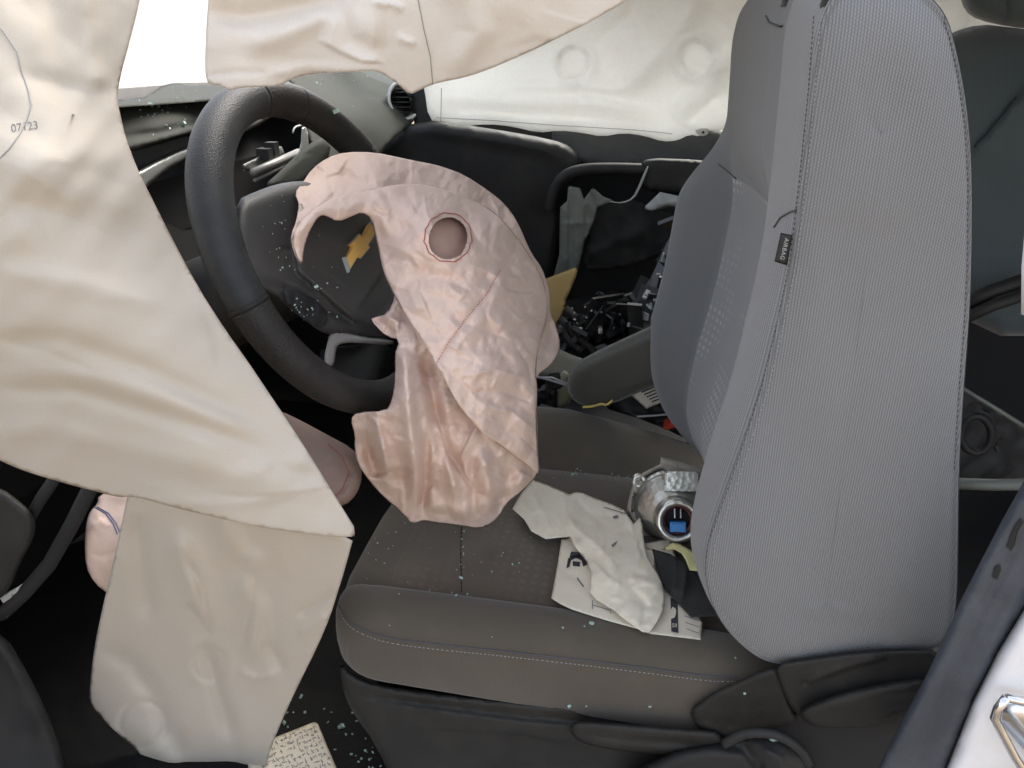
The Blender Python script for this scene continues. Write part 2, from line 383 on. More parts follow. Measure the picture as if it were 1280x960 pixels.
def facet(P, seed, amp, sp, aniso=1.0, ang=0.0):
    """flat facets meeting in sharp creases: random heights on scattered points, linear between them"""
    r = np.random.default_rng(seed); R = np.array([[cos(ang), sin(ang)], [-sin(ang), cos(ang)]]) * np.array([[1 / aniso], [1.0]])
    Q = P @ R.T; lo, hi = Q.min(0) - 2 * sp, Q.max(0) + 2 * sp; pts = []
    y = lo[1]; j = 0
    while y < hi[1]:
        for x in np.arange(lo[0] + (j % 2) * sp / 2, hi[0], sp): pts.append((x + r.uniform(-.42, .42) * sp, y + r.uniform(-.42, .42) * sp))
        y += sp * .87; j += 1
    vs, es, fs, *_ = delaunay_2d_cdt([Vector(p) for p in pts], [], [], 0, 1e-6)
    vs = np.array([tuple(v) for v in vs]); hh = r.normal(size=len(vs)) * amp; h = np.zeros(len(P))
    for f in fs:
        a, b, c = vs[f[0]], vs[f[1]], vs[f[2]]; l_, u_ = np.minimum(np.minimum(a, b), c), np.maximum(np.maximum(a, b), c)
        m = np.nonzero(((Q >= l_) & (Q <= u_)).all(1))[0]
        if not len(m): continue
        q = Q[m] - a; e1 = b - a; e2 = c - a; D = e1[0] * e2[1] - e1[1] * e2[0]
        if abs(D) < 1e-9: continue
        s_ = (q[:, 0] * e2[1] - q[:, 1] * e2[0]) / D; t_ = (e1[0] * q[:, 1] - e1[1] * q[:, 0]) / D
        k = (s_ >= -1e-6) & (t_ >= -1e-6) & (s_ + t_ <= 1 + 1e-6)
        h[m[k]] = hh[f[0]] * (1 - s_[k] - t_[k]) + hh[f[1]] * s_[k] + hh[f[2]] * t_[k]
    return h
def inside1(p, O): return bool(inside(np.array([p], float), O)[0])
def rand_creases(outline, n, seed, amp, ln=(25, 80), bias=None):
    """sparse straight crease lines with a facet falling away on one side, as in creased nylon"""
    r = np.random.default_rng(seed); O = np.asarray(outline, float); lo, hi = O.min(0), O.max(0); out = []
    while len(out) < n:
        p = r.uniform(lo, hi)
        if not inside1(p, O): continue
        a = (r.normal(bias, .55) if bias is not None else r.uniform(0, pi)) + (pi if r.random() < .5 else 0); l = r.uniform(*ln); d = np.array([cos(a), sin(a)]); e = np.array([-d[1], d[0]])
        k = e * r.normal() * l * .12
        out.append(('s', [tuple(p - d * l / 2), tuple(p + k), tuple(p + d * l / 2)], amp * r.uniform(.5, 1.4), l * r.uniform(.2, .5)))
        if r.random() < .5: out.append(('r', [tuple(p + e * 8 - d * l * .3), tuple(p + e * 6 + d * l * .3)], amp * r.uniform(-.8, .8), 3.5))
    return tuple(out)
SHEETS = {}
def sheet(name, mat, outline, depth, parent=None, res=4, thick=0.004, folds=(), crum=(), rnd=None, edge=None, holes=(), smooth_it=1, uvs=0.0009, kind=None, cone=False, through=False):
    """a solid skin over an outline: front surface with folds, back surface behind it, closed at the rim"""
    O = np.asarray(outline, float)
    if smooth_it: O = chaikin(O, smooth_it)
    O = dens(O, res, True); no = len(O)
    keep = [0]
    for i in range(1, no):
        if np.hypot(*(O[i] - O[keep[-1]])) > res * .3: keep.append(i)
    O = O[keep]; no = len(O)
    lo, hi = O.min(0), O.max(0); g = []
    hy = res * .866; j = 0; y = lo[1]
    while y < hi[1]:
        xs = np.arange(lo[0] + (j % 2) * res / 2, hi[0], res); g.append(np.c_[xs, np.full(len(xs), y)]); y += hy; j += 1
    G = np.vstack(g); r_ = np.random.default_rng(3); G = G + r_.uniform(-.18, .18, G.shape) * res
    G = G[inside(G, O)]; de, _, _ = segdist(G, O, True); G = G[de > res * .55]
    P = np.vstack([O, G])
    vs, es, fs, ov, oe, of = delaunay_2d_cdt([Vector(p) for p in P], [(i, (i + 1) % no) for i in range(no)], [], 1, 1e-6)
    P = np.array([tuple(v) for v in vs]); rim = np.array([any(k < no for k in l) for l in ov])
    F = []
    for f in fs:
        f = list(f); a, b, c = P[f[0]], P[f[1]], P[f[2]]
        if (b[0] - a[0]) * (c[1] - a[1]) - (b[1] - a[1]) * (c[0] - a[0]) > 0: f = f[::-1]
        F.append(f)
    hp = [dens(chaikin(h, 1), res, True) for h in holes]
    if hp:
        C = np.array([P[f].mean(0) for f in F]); bad = np.zeros(len(F), bool)
        for h in hp: bad |= inside(C, h)
        F0 = F; F = [f for f, b in zip(F0, bad) if not b]
    dfun = depth if callable(depth) else tps(depth)
    d0 = dfun(P); h = relief(P, folds)
    for c in crum: h = h + (facet(P, *c[1:]) if c[0] == 'f' else crumple(P, *c))
    de, _, _ = segdist(P, O, True)
    ew = edge or max(res * 2, 10); e = np.clip(de / ew, 0, 1); pr = e if cone else np.sqrt(np.maximum(0, 1 - (1 - e) ** 2))
    df = d0 - h
    if rnd: e2 = np.clip(de / rnd[0], 0, 1); df = df + rnd[1] * (1 - np.sqrt(np.maximum(0, 1 - (1 - e2) ** 2)))
    V = at(P[:, 0], P[:, 1], d=df)
    UVs = P * uvs
    if thick > 0:
        db = np.maximum(d0 + thick * pr, df + min(thick, .002) * pr)
        Vb = at(P[:, 0], P[:, 1], d=db)
        n = len(P); bi = np.arange(n) + n; bi[rim] = np.nonzero(rim)[0]
        FB = [[bi[i] for i in f[::-1]] for f in F]
        if hp and not through:
            FB = [[bi[i] for i in f[::-1]] for f in F0]
        V = np.vstack([V, Vb]); F = F + FB; UVs = np.vstack([UVs, UVs])
        used = np.zeros(len(V), bool)
        for f in F: used[list(f)] = True
        m = np.cumsum(used) - 1; V = V[used]; UVs = UVs[used]; F = [[int(m[i]) for i in f] for f in F]
    o = build(name, V, F, mat, parent, uv=UVs, kind=kind)
    return o
def line_on(name, mat, px, target, r, parent, step=4, off=0.0005, n=6, closed=False, mb=None):
    pts = []
    for u, v in dens(px, step, closed):
        q = hit(u, v, target)
        if q is not None: pts.append(q[0] + q[1] * off)
    if len(pts) < 2: return None
    m = mb or MB(); m.tube(pts, r, n, closed=closed)
    return None if mb else m.build(name, mat, parent, bvh=False)
def stitches(name, mat, px, target, parent, step=6, ln=.6, r=.0007, off=0.0004):
    m = MB(); D = dens(px, step)
    for a, b in zip(D[:-1], D[1:]):
        p = hit(*a, target); q = hit(*(a + (b - a) * ln), target)
        if p is None or q is None or np.linalg.norm(p[0] - q[0]) > .03: continue
        A = p[0] + p[1] * off; B = q[0] + q[1] * off
        m.tube([A, (A + B) / 2 + p[1] * r * .6, B], [r * .7, r, r * .7], 5)
    if m.V: return m.build(name, mat, parent, kind='stuff', bvh=False)
def decal(name, text, u, v, size, ang, target, mat, parent, off=.0006, squash=1.0, spacing=1.0, vec=None):
    cu = bpy.data.curves.new(name, 'FONT'); cu.body = text; cu.size = 1; cu.align_x = 'CENTER'; cu.align_y = 'CENTER'; cu.space_character = spacing
    to = bpy.data.objects.new(name, cu); COL.objects.link(to)
    dg = bpy.context.evaluated_depsgraph_get(); dg.update(); me = bpy.data.meshes.new_from_object(to.evaluated_get(dg))
    V2 = np.array([tuple(p.co)[:2] for p in me.vertices]); F = [list(p.vertices) for p in me.polygons]
    bpy.data.objects.remove(to); bpy.data.curves.remove(cu); bpy.data.meshes.remove(me)
    c, s = cos(radians(ang)), sin(radians(ang))
    U = u + size * (V2[:, 0] * squash * c - V2[:, 1] * s); W = v - size * (V2[:, 0] * squash * s + V2[:, 1] * c)
    V = []
    h0 = hit(u, v, target)
    for a, b in zip(U, W):
        q = hit(a, b, target) or h0
        V.append(q[0] + q[1] * off)
    return build(name, V, F, mat, parent, smooth=False, bvh=False)
def flat_on(mb, px, target, off=.0006):
    """a small flat printed polygon laid on a surface"""
    V = []
    for a, b in px:
        q = hit(a, b, target)
        if q is None: return
        V.append(q[0] + q[1] * off)
    mb.add(V, [tuple(range(len(V)))])
def crumbs(name, spots, target, parent=None, label=None, smin=.0009, smax=.0025, seed=1):
    r = np.random.default_rng(seed); m = MB()
    for u, v, su, sv, n in spots:
        for _ in range(n):
            q = hit(u + r.normal() * su, v + r.normal() * sv, target)
            if q is None: continue
            s = r.uniform(smin, smax) * (2.1 if r.random() < .09 else 1)
            A = r.normal(size=(3, 3)); Q, _r = np.linalg.qr(A)
            m.box(q[0] + q[1] * s * .3, s, s * r.uniform(.5, 1), s * r.uniform(.3, .8), Q)
    o = m.build(name, 'glass', parent, smooth=False, kind='stuff', bvh=False)
    if label: o['label'] = label; o['category'] = 'broken glass'
    return o
# ------------------------------------------------------------------ ground and car shell
m = MB(); m.add([(-60, -60, -.34), (60, -60, -.34), (60, 60, -.34), (-60, 60, -.34)], [(0, 1, 2, 3)])
build('ground', m.V, m.F, 'ground', kind='structure', smooth=False)
m = MB(); m.box((-5.2, 2.0, .9), .25, 22, 2.6); wl = m.build('glare_wall', 'bright_wall', smooth=False); tag(wl, 'white wall added beyond the windscreen for the blown-out light at upper left', 'wall')  # invented bright backdrop, added so the view past the windscreen blows out
car = thing('car_body', 'white car body with blue black door seal and bright door striker at lower right', 'car', (0.2, 0.6, -.34))
m = MB(); m.box((.2, .6, -.10), 2.9, 1.32, .06); m.build('floor_pan', 'carpet', car, smooth=False)
m = MB(); m.box((.55, .655, 1.13), 1.9, 1.25, .03); m.build('roof', 'headliner', car, smooth=False)
m = MB(); m.box((.2, -.13, -.17), 2.9, .12, .26); m.build('rocker_sill', 'white_paint', car, smooth=False)
m = MB(); m.add([(x, y, z) for y in (-.10, .6, 1.30) for x, z in ((-2.3, .62 + (.04 if y == .6 else 0)), (-1.7, .76 + (.03 if y == .6 else 0)), (-1.2, .80 + (.02 if y == .6 else 0)))], [(0, 1, 4, 3), (1, 2, 5, 4), (3, 4, 7, 6), (4, 5, 8, 7)]); m.build('bonnet', 'white_paint', car)
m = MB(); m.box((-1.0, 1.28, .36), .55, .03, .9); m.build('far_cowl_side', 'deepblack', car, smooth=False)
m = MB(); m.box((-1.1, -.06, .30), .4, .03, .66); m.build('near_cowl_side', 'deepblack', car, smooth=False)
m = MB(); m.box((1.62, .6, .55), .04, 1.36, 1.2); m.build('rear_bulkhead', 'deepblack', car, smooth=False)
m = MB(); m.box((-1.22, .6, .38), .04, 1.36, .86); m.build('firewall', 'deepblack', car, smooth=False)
for y in (-.06, 1.27):
    m = MB(); m.tube([(-1.15, y, .8), (-.85, y, .98), (-.42, y, 1.13)], .025, 8)
    m.build('windscreen_pillar', 'headliner', car)
m = MB(); m.box((1.2, 1.28, .55), .9, .03, 1.2); m.build('rear_quarter_panel', 'doorgrey', car, smooth=False)
# carpet heap texture of the driver footwell
S = sheet('footwell_carpet', 'carpet', [(-60, 700), (60, 690), (180, 650), (330, 560), (470, 560), (520, 700), (560, 1010), (-60, 1010)],
      [(-60, 700, 'z', -.04), (470, 560, 'z', -.05), (560, 1000, 'z', -.055), (0, 1000, 'z', -.055), (200, 800, 'z', -.055), (400, 900, 'z', -.055)], car, res=9, thick=0, crum=((4, .004, 60), (5, .003, 22)))
# B pillar: rubber seal strip, white painted pillar, striker
PY = -.10
seal_l = [(1090, 975), (1122, 911), (1160, 840), (1190, 776), (1201, 750), (1250, 655), (1286, 590), (1345, 470)]
seal_r = [(1345, 650), (1280, 761), (1250, 812), (1220, 872), (1182, 965), (1178, 975)]
seal = sheet('door_seal', 'seal', seal_l + seal_r, lambda P: dep(P[:, 0], P[:, 1], y=PY), car, res=6, thick=.03, smooth_it=0, rnd=(14, .014), edge=14,
      folds=(('g', [(1135, 975), (1165, 905), (1195, 835), (1230, 760), (1290, 640)], -.004, 5), ('g', [(1160, 975), (1190, 905), (1225, 830), (1290, 700)], .004, 8)))
m = MB()
for pl in ([(1258, 683), (1263, 668), (1269, 655), (1276, 647), (1279, 651), (1271, 664), (1267, 680), (1262, 688)], [(1240, 720), (1243, 708), (1249, 704), (1250, 711), (1245, 724)]):
    flat_on(m, pl, [seal], .0012)
m.build('seal_chip', 'deepblack', car, smooth=False, bvh=False)
pill = sheet('pillar', 'white_paint', [(1176, 980), (1216, 878), (1247, 816), (1278, 765), (1345, 655), (1500, 660), (1500, 980)], lambda P: dep(P[:, 0], P[:, 1], y=PY - .012), car, res=8, thick=.05, smooth_it=0, rnd=(26, .02), edge=20)
m = MB(); m.tube(at(np.array([1258, 1247, 1243, 1252, 1268, 1290, 1310]), np.array([872, 886, 897, 915, 945, 980, 1000]), y=PY - .028), .0035, 8)
m.tube(at(np.array([1258, 1275, 1300]), np.array([872, 876, 880]), y=PY - .026), .0035, 8)
m.prism(at(np.array([1256, 1330, 1330, 1300, 1252]), np.array([880, 884, 990, 960, 905]), y=PY - .018), (0, .004, 0))
m.build('door_striker', 'chrome', car)
m = MB(); m.tube(at(np.array([1310, 1309, 1309, 1310, 1306, 1299, 1298]), np.array([-40, 40, 110, 150, 260, 330, 390]), y=-.06), .011, 8); m.build('bright_edge_strip', 'white_paint', car)  # white tube standing in for the strip of bright outside light
# dash end and sill at lower left
ddoor = thing('driver_door', 'dark rounded inner corner of the open driver door at the left edge', 'car door', (-.78, -.14, -.15))
m = MB(); dd = np.array([-.27, -.96, 0]); dd /= np.linalg.norm(dd); dn = np.array([-dd[1], dd[0], 0])
m.box(np.array([-.84, -.16, .28]) + dd * .5, 1.0, .09, .85, np.column_stack([dd, dn, [0, 0, 1]])); m.build('unseen_door_panel', 'doorgrey', ddoor, smooth=False)  # door leaf out of frame, added to shade the hanging curtain
sheet('hinge_cover', 'trim', [(-60, 590), (0, 608), (34, 634), (45, 650), (43, 672), (26, 702), (12, 736), (0, 748), (-60, 790)], lambda P: dep(P[:, 0], P[:, 1], y=-.05), ddoor, res=6, thick=.05, rnd=(14, .015), edge=14)
m = MB()
for a, r in (([(118, 600), (90, 655), (62, 705), (30, 742), (2, 768)], .009), ([(70, 596), (50, 625), (36, 650)], .007)):
    a = np.array(a, float); m.tube(at(a[:, 0], a[:, 1], y=-.03), r, 8)
m.build('weather_strip', 'deepblack', car)
sheet('sill_trim', 'black', [(-60, 760), (5, 790), (40, 850), (70, 915), (95, 1000), (-60, 1000)], lambda P: dep(P[:, 0], P[:, 1], y=-.06), car, res=8, thick=.04, rnd=(30, .03), edge=20, crum=((8, .004, 50),))
m = MB()
for q in ([(0, 748), (12, 741), (16, 746), (4, 754)], [(14, 740), (20, 736), (24, 740), (18, 745)], [(8, 772), (8, 764), (34, 734), (36, 740), (22, 757)]):
    q = np.array(q, float); m.prism(at(q[:, 0], q[:, 1], y=-.035), (0, .01, 0))
m.build('white_connector', 'palegrey', car, smooth=False)

# ------------------------------------------------------------------ far (passenger) door
door = thing('passenger_door', 'damaged dark passenger door with torn trim and a curved black pull handle', 'car door', (-.1, 1.24, .05))
yd = lambda y: (lambda P: dep(P[:, 0], P[:, 1], y=y))
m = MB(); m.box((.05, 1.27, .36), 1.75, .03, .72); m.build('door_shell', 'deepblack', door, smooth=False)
m = MB(); m.box((.05, 1.275, .92), 1.75, .006, .42); m.build('window', 'pane', door, smooth=False)
sheet('upper_trim', 'doorgrey', [(690, 150), (960, 165), (960, 225), (900, 216), (810, 210), (760, 211), (715, 206), (690, 190)], yd(1.17), door, res=6, thick=.05, rnd=(8, .01))
sheet('front_trim_panel', 'black', [(486, 176), (524, 148), (610, 160), (690, 174), (716, 184), (729, 203), (716, 225), (700, 250), (698, 300), (690, 350), (690, 420), (560, 420), (440, 300), (440, 215)], yd(1.13), door, res=6, thick=.06, rnd=(12, .016), edge=14,
      folds=(('g', [(520, 160), (600, 172), (680, 186), (712, 205)], .005, 7), ('g', [(640, 420), (650, 330), (690, 240)], -.008, 18)))
sheet('belt_moulding', 'black', [(512, 95), (548, 95), (556, 140), (640, 150), (720, 158), (720, 190), (520, 180)], yd(1.2), door, res=6, thick=.03, smooth_it=0)
m = MB(); hp = chaikin([(686, 262), (690, 240), (702, 221), (722, 212), (760, 210), (820, 212), (920, 218)], 2, False)
m.tube(at(hp[:, 0], hp[:, 1], y=1.10), .013, 10); m.build('pull_handle', 'black', door)
sheet('handle_cup', 'black', [(800, 200), (830, 197), (940, 205), (940, 246), (885, 249), (850, 243), (800, 238), (806, 215)], yd(1.085), door, res=5, thick=.03, rnd=(7, .008))
m = MB(); hp = chaikin([(810, 208), (800, 232), (792, 248), (778, 254), (762, 252)], 1, False); m.tube(at(hp[:, 0], hp[:, 1], y=1.08), [.0012, .003, .0035, .003, .003, .002, .002, .001, .001, .001][:len(hp)], 6)
m.build('torn_edge', 'palegrey', door)
sheet('torn_inner_panel', 'greengrey', [(710, 232), (725, 235), (730, 249), (741, 234), (753, 245), (768, 251), (747, 259), (741, 280), (731, 302), (723, 335), (690, 352), (699, 318), (700, 259), (709, 251)], yd(1.09), door, res=3, thick=.01, smooth_it=0,
      folds=(('s', [(710, 240), (709, 345)], .012, 9), ('r', [(722, 250), (719, 340)], .008, 3), ('s', [(729, 345), (731, 255)], -.01, 8), ('g', [(700, 280), (742, 278)], .004, 3)), crum=((3, .004, 14),))
sheet('torn_white_strip', 'palegrey', [(825, 240), (849, 245), (900, 252), (900, 264), (881, 263), (837, 258), (814, 264), (804, 260), (814, 251)], yd(1.06), door, res=3, thick=.008, smooth_it=0, crum=((5, .005, 14),), folds=(('r', [(812, 258), (850, 252), (900, 258)], .008, 3),))
sheet('torn_lining', 'strap', [(742, 258), (770, 252), (800, 250), (815, 264), (880, 266), (870, 300), (800, 330), (745, 340), (725, 335), (735, 300)], yd(1.12), door, res=4, thick=.01, crum=((6, .012, 40),), folds=(('g', [(730, 320), (770, 300), (815, 285)], .012, 10),))
# far curtain airbag
fc = thing('curtain_airbag', 'pale quilted airbag curtain hanging over the far passenger window', 'airbag', (-.1, 1.1, .72), 'curtain airbags')
far = sheet('curtain_panel', 'far_curtain', [(522, -90), (520, 60), (530, 108), (536, 150), (552, 152), (575, 158), (610, 155), (640, 158), (672, 166), (700, 163), (728, 166), (752, 171), (780, 166), (806, 170), (828, 177), (846, 176), (862, 168), (876, 171), (884, 162), (900, 165), (912, 155), (960, 150), (990, 60), (990, -90)],
   [(530, 0, 1.06), (530, 150, 1.10), (700, 165, 1.09), (800, 100, 1.05), (720, 30, 1.08), (900, 150, 1.08), (960, -60, 1.06), (640, 110, 1.07), (860, 30, 1.04), (620, -60, 1.07)], fc, res=4.5, thick=.018, edge=16, rnd=(8, .006),
   folds=(('disc', 718, 80, 18, .014), ('disc', 870, 74, 20, .016), ('g', [(545, 120), (640, 128), (740, 130), (830, 150)], 0.0150, 9), ('g', [(540, 137), (650, 146), (760, 150)], -0.0090, 6), ('r', [(720, 98), (722, 130), (718, 165)], -0.0090, 4),
   ('g', [(770, 120), (820, 70), (860, 20), (880, -30)], 0.0210, 16), ('g', [(840, 150), (880, 120), (930, 60)], 0.0240, 14), ('r', [(858, 160), (872, 140), (905, 115)], -0.0180, 8), ('r', [(880, 92), (905, 85), (940, 60)], 0.0120, 5), ('g', [(550, 90), (630, 80), (690, 60)], -0.0120, 12), ('g', [(610, 110), (700, 108), (790, 112)], 0.0090, 8), ('g', [(740, 60), (790, 20), (800, -40)], -0.0150, 12)),
   crum=((11, .007, 70, 6, .3), ('f', 12, .003, 34, 2.0, 0.3)))
sheet('mounting_tab', 'far_curtain', [(868, 164), (876, 160), (886, 161), (886, 168), (876, 171)], yd(1.07), fc, res=2.5, thick=.002)
m = MB(); q = at(879, 165.5, y=1.066); m.lathe(q, -FW, [(.0001, 0), (.003, 0), (.003, .001)], 10); m.build('tab_hole', 'ink', fc, bvh=False)
line_on('seam_line', 'greythread', [(552, 110), (551, 152)], [far], .0008, fc)
line_on('hem_seam', 'greythread', [(545, 147), (620, 151), (700, 157), (790, 162), (840, 167)], [far], .0007, fc)
rp = sheet('rear_curtain_panel', 'far_curtain', [(1140, -60), (1330, -60), (1330, 90), (1240, 80), (1190, 60), (1150, 60)], [(1140, -60, 1.1), (1330, 90, 1.1), (1150, 60, 1.1), (1200, 0, 1.08), (1330, -60, 1.1)], fc, res=5, thick=.02, folds=(('g', [(1190, 60), (1215, 0)], .01, 8),))

# ------------------------------------------------------------------ dashboard
dash = thing('dashboard', 'dusty green grey dashboard with instrument hood and round side vent', 'dashboard', (-.8, .6, .3))
prof = [(-1.2, .835), (-.95, .83), (-.80, .80), (-.74, .74), (-.74, .66), (-.80, .55), (-.86, .40), (-.95, .28), (-1.2, .28)]
m = MB(); ys = [0.0, .3, .6, .9, 1.2]
V = [(x, y, z) for y in ys for x, z in prof]; n = len(prof); F = [(i * n + k, i * n + (k + 1) % n, (i + 1) * n + (k + 1) % n, (i + 1) * n + k) for i in range(len(ys) - 1) for k in range(n)] + [tuple(range(n)), tuple((len(ys) - 1) * n + k for k in range(n))[::-1]]
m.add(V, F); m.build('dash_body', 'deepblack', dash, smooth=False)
px_ = lambda x: (lambda P: dep(P[:, 0], P[:, 1], x=x))
sheet('top_pad', 'dash', [(90, 128), (130, 126), (150, 124), (180, 121), (190, 114), (200, 108), (214, 104), (260, 103), (330, 98), (430, 84), (430, 108), (350, 118), (330, 118), (285, 124), (240, 128), (150, 134), (90, 144)], [(150, 130, 'x', -.70), (350, 110, 'x', -.78), (150, 124, 'x', -.76), (420, 84, 'x', -1.1), (240, 103, 'x', -1.0), (260, 122, 'x', -.72)], dash, res=4, thick=.03, crum=((21, .003, 60),), smooth_it=0)
sheet('instrument_hood', 'dash', [(120, 128), (150, 127), (200, 124), (240, 120), (262, 122), (345, 128), (344, 146), (330, 150), (285, 160), (240, 166), (205, 176), (160, 190), (120, 200)], [(150, 128, 'x', -.69), (340, 135, 'x', -.72), (150, 190, 'x', -.645), (340, 148, 'x', -.70), (240, 165, 'x', -.66)], dash, res=4, thick=.03, edge=12, rnd=(8, .012),
      folds=(('g', [(150, 172), (200, 166), (240, 156), (300, 146)], -.010, 5), ('g', [(140, 150), (220, 140), (330, 134)], .004, 12)), crum=((22, .002, 30),))
sheet('instrument_bezel', 'silver', [(150, 226), (172, 214), (200, 199), (236, 182), (252, 178), (252, 190), (236, 197), (208, 212), (186, 231), (170, 250)], [(150, 226, 'x', -.66), (250, 180, 'x', -.69), (190, 210, 'x', -.67), (170, 250, 'x', -.665)], dash, res=3, thick=.012, rnd=(5, .008), edge=6)
sheet('hood_underside', 'doorgrey', [(120, 196), (160, 190), (205, 176), (240, 166), (250, 166), (250, 180), (200, 200), (172, 215), (150, 228), (120, 230)], [(120, 200, 'x', -.67), (250, 170, 'x', -.70), (150, 220, 'x', -.68), (200, 195, 'x', -.69)], dash, res=4, thick=.01)
sheet('instrument_face', 'deepblack', [(130, 235), (190, 215), (240, 190), (330, 160), (400, 150), (400, 230), (330, 300), (200, 360), (150, 330)], [(130, 235, 'x', -.74), (400, 150, 'x', -.78), (400, 230, 'x', -.76), (200, 360, 'x', -.72), (250, 260, 'x', -.75)], dash, res=8, thick=.02)
# bits seen through the wheel: visor edge, column stalk mount, bright brackets
sheet('visor_lip', 'graytrim', [(295, 158), (318, 146), (333, 141), (338, 146), (330, 153), (310, 163), (288, 172)], px_(-.70), dash, res=3, thick=.012, rnd=(4, .006), edge=5)
sheet('switch_bracket', 'greengrey', [(303, 206), (320, 198), (345, 182), (352, 183), (356, 192), (345, 200), (315, 213), (304, 214)], px_(-.62), dash, res=3, thick=.02, crum=((5, .004, 14),), smooth_it=0)
m = MB(); m.box(at(332, 192, x=-.615), .02, .02, .016); m.box(at(340, 186, x=-.612), .016, .015, .02); m.build('switch_block', 'black', dash, smooth=False)
m = MB(); a = np.array([(316, 216), (345, 203), (374, 190)], float); m.tube(at(a[:, 0], a[:, 1], x=-.60), .006, 6); a = np.array([(318, 226), (350, 210), (378, 194)], float); m.tube(at(a[:, 0], a[:, 1], x=-.60), .003, 6)
m.build('column_rail', 'graytrim', dash)
sheet('column_bright_clip', 'silver', [(377, 160), (382, 158), (385, 166), (386, 184), (378, 192), (372, 196), (376, 178)], px_(-.58), dash, res=2.5, thick=.01, smooth_it=0)
m = MB(); a = chaikin([(366, 166), (368, 159), (378, 156), (381, 160)], 1, False); m.tube(at(a[:, 0], a[:, 1], x=-.59), .0015, 6); m.build('spring_wire', 'palegrey', dash)
# right hand part of the dash
sheet('dash_panel', 'dash', [(352, 92), (420, 80), (466, 82), (490, 90), (505, 105), (516, 140), (520, 152), (488, 176), (474, 196), (440, 210), (400, 200), (385, 170), (370, 110)],
   [(360, 95, 'x', -.74), (460, 85, 'x', -.80), (510, 110, 'x', -.68), (515, 150, 'x', -.64), (470, 190, 'x', -.62), (400, 190, 'x', -.60), (400, 130, 'x', -.68), (440, 150, 'x', -.655)], dash, res=4, thick=.05, edge=14, rnd=(10, .012),
   folds=(('r', [(425, 124), (445, 119), (464, 118), (477, 124), (490, 140), (498, 158)], -.006, 1.6), ('s', [(500, 160), (488, 138), (474, 123), (445, 118)], -.008, 30)), crum=((23, .0015, 40),))
vc = np.array(at(505, 126, x=-.655)); vax = np.array([.75, -.62, .22])
m = MB(); m.lathe(vc, vax, [(.030, -.02), (.040, -.012), (.046, 0), (.044, .006), (.038, .004), (.034, -.012), (.034, -.03)], 40); m.build('vent_ring', 'silver', dash)
m = MB(); m.lathe(vc, vax, [(.034, -.028), (.001, -.028)], 24)
for k in (-2, -1, 0, 1, 2):
    m.box(vc + vax * -.012 + np.array([0, 0, .011 * k]), .05 * sqrt(1 - (k / 3.2) ** 2), .05 * sqrt(1 - (k / 3.2) ** 2), .0025)
m.build('vent_slat', 'black', dash)
m = MB(); a = np.array([(533, 110), (538, 135), (545, 152)], float); m.tube(at(a[:, 0], a[:, 1], x=-.63), .008, 8); m.build('windscreen_trim', 'trim', dash)
# ------------------------------------------------------------------ clutter on the passenger side
con = thing('centre_console', 'grey centre console end between the seats', 'console', (-.1, .7, .0))
sheet('console_top', 'armrest', [(640, 440), (690, 432), (720, 446), (745, 452), (760, 470), (740, 490), (700, 475), (640, 475)], [(640, 440, 'z', .33), (760, 470, 'z', .33), (700, 450, 'z', .335), (690, 475, 'z', .31)], con, res=5, thick=.05, rnd=(10, .015), edge=10)
m = MB(); m.box((0, .70, .14), 1.0, .22, .26); m.build('console_body', 'deepblack', con, smooth=False)
sheet('shift_boot', 'olive', [(706, 462), (713, 469), (716, 480), (714, 505), (700, 512), (694, 505), (697, 478), (701, 466)], yd(.60), con, res=3, thick=.02, rnd=(6, .012), edge=7, folds=(('g', [(700, 476), (714, 474)], .003, 2),))
m = MB()
for a in ([(669, 470), (690, 476), (716, 484)], [(672, 472), (690, 472), (712, 481)]):
    a = np.array(a, float); m.tube(at(a[:, 0], a[:, 1], y=.57), .0018, 6)
m.build('loose_wire', 'wire_grey', con)
dark = thing('dark_clip', 'small glossy black broken clip beside the pink airbag', 'broken part', at(690, 486, y=.58))
m = MB()
for k in range(9):
    m.box(at(672 + rng.uniform(0, 30), 474 + rng.uniform(0, 26), y=.6 + rng.uniform(-.02, .02)), *rng.uniform(.006, .03, 3), np.linalg.qr(rng.normal(size=(3, 3)))[0])
m.build('clip_fragment', 'black', dark, smooth=False)
# passenger floor heap
heap = sheet('passenger_floor', 'carpet', [(660, 420), (690, 380), (740, 368), (800, 360), (900, 330), (900, 480), (700, 480)], [(660, 420, 'y', .95), (740, 368, 'y', 1.10), (900, 330, 'y', 1.0), (900, 480, 'y', .8), (700, 480, 'y', .85), (780, 400, 'y', .98)], None, res=5, thick=.02, crum=((31, .02, 40),), kind='structure')
def rod(px, y0, y1, r, lab):
    m = MB(); a = np.array(px, float); m.tube(np.array([at(*p, y=y0 + (y1 - y0) * i / (len(a) - 1)) for i, p in enumerate(a)]), r, 10)
    o = m.build('broken_tube', 'trim'); tag(o, lab, 'tube', 'broken tubes on the passenger side'); return o
rod([(706, 386), (722, 400), (736, 410)], .92, .92, .010, 'uppermost short grey broken tube right of the tan cardboard')
rod([(700, 398), (716, 418), (736, 434), (746, 444)], .88, .86, .009, 'middle long grey broken tube behind the armrest tip')
rod([(697, 408), (712, 428), (728, 440)], .86, .84, .008, 'lowest grey broken tube beside the pink airbag edge')
r2 = np.random.default_rng(5); m = MB()
for k in range(80):
    t = r2.uniform(0, 1); u = 868 - 70 * t + r2.normal() * 9; v = 290 + 120 * t + r2.normal() * 9
    m.box(at(u, v, y=1.02 - .16 * t + r2.uniform(-.03, .03)), *(r2.uniform(.006, .05), r2.uniform(.003, .010), r2.uniform(.03, .12)) , np.linalg.qr(np.eye(3) + .35 * r2.normal(size=(3, 3)))[0])
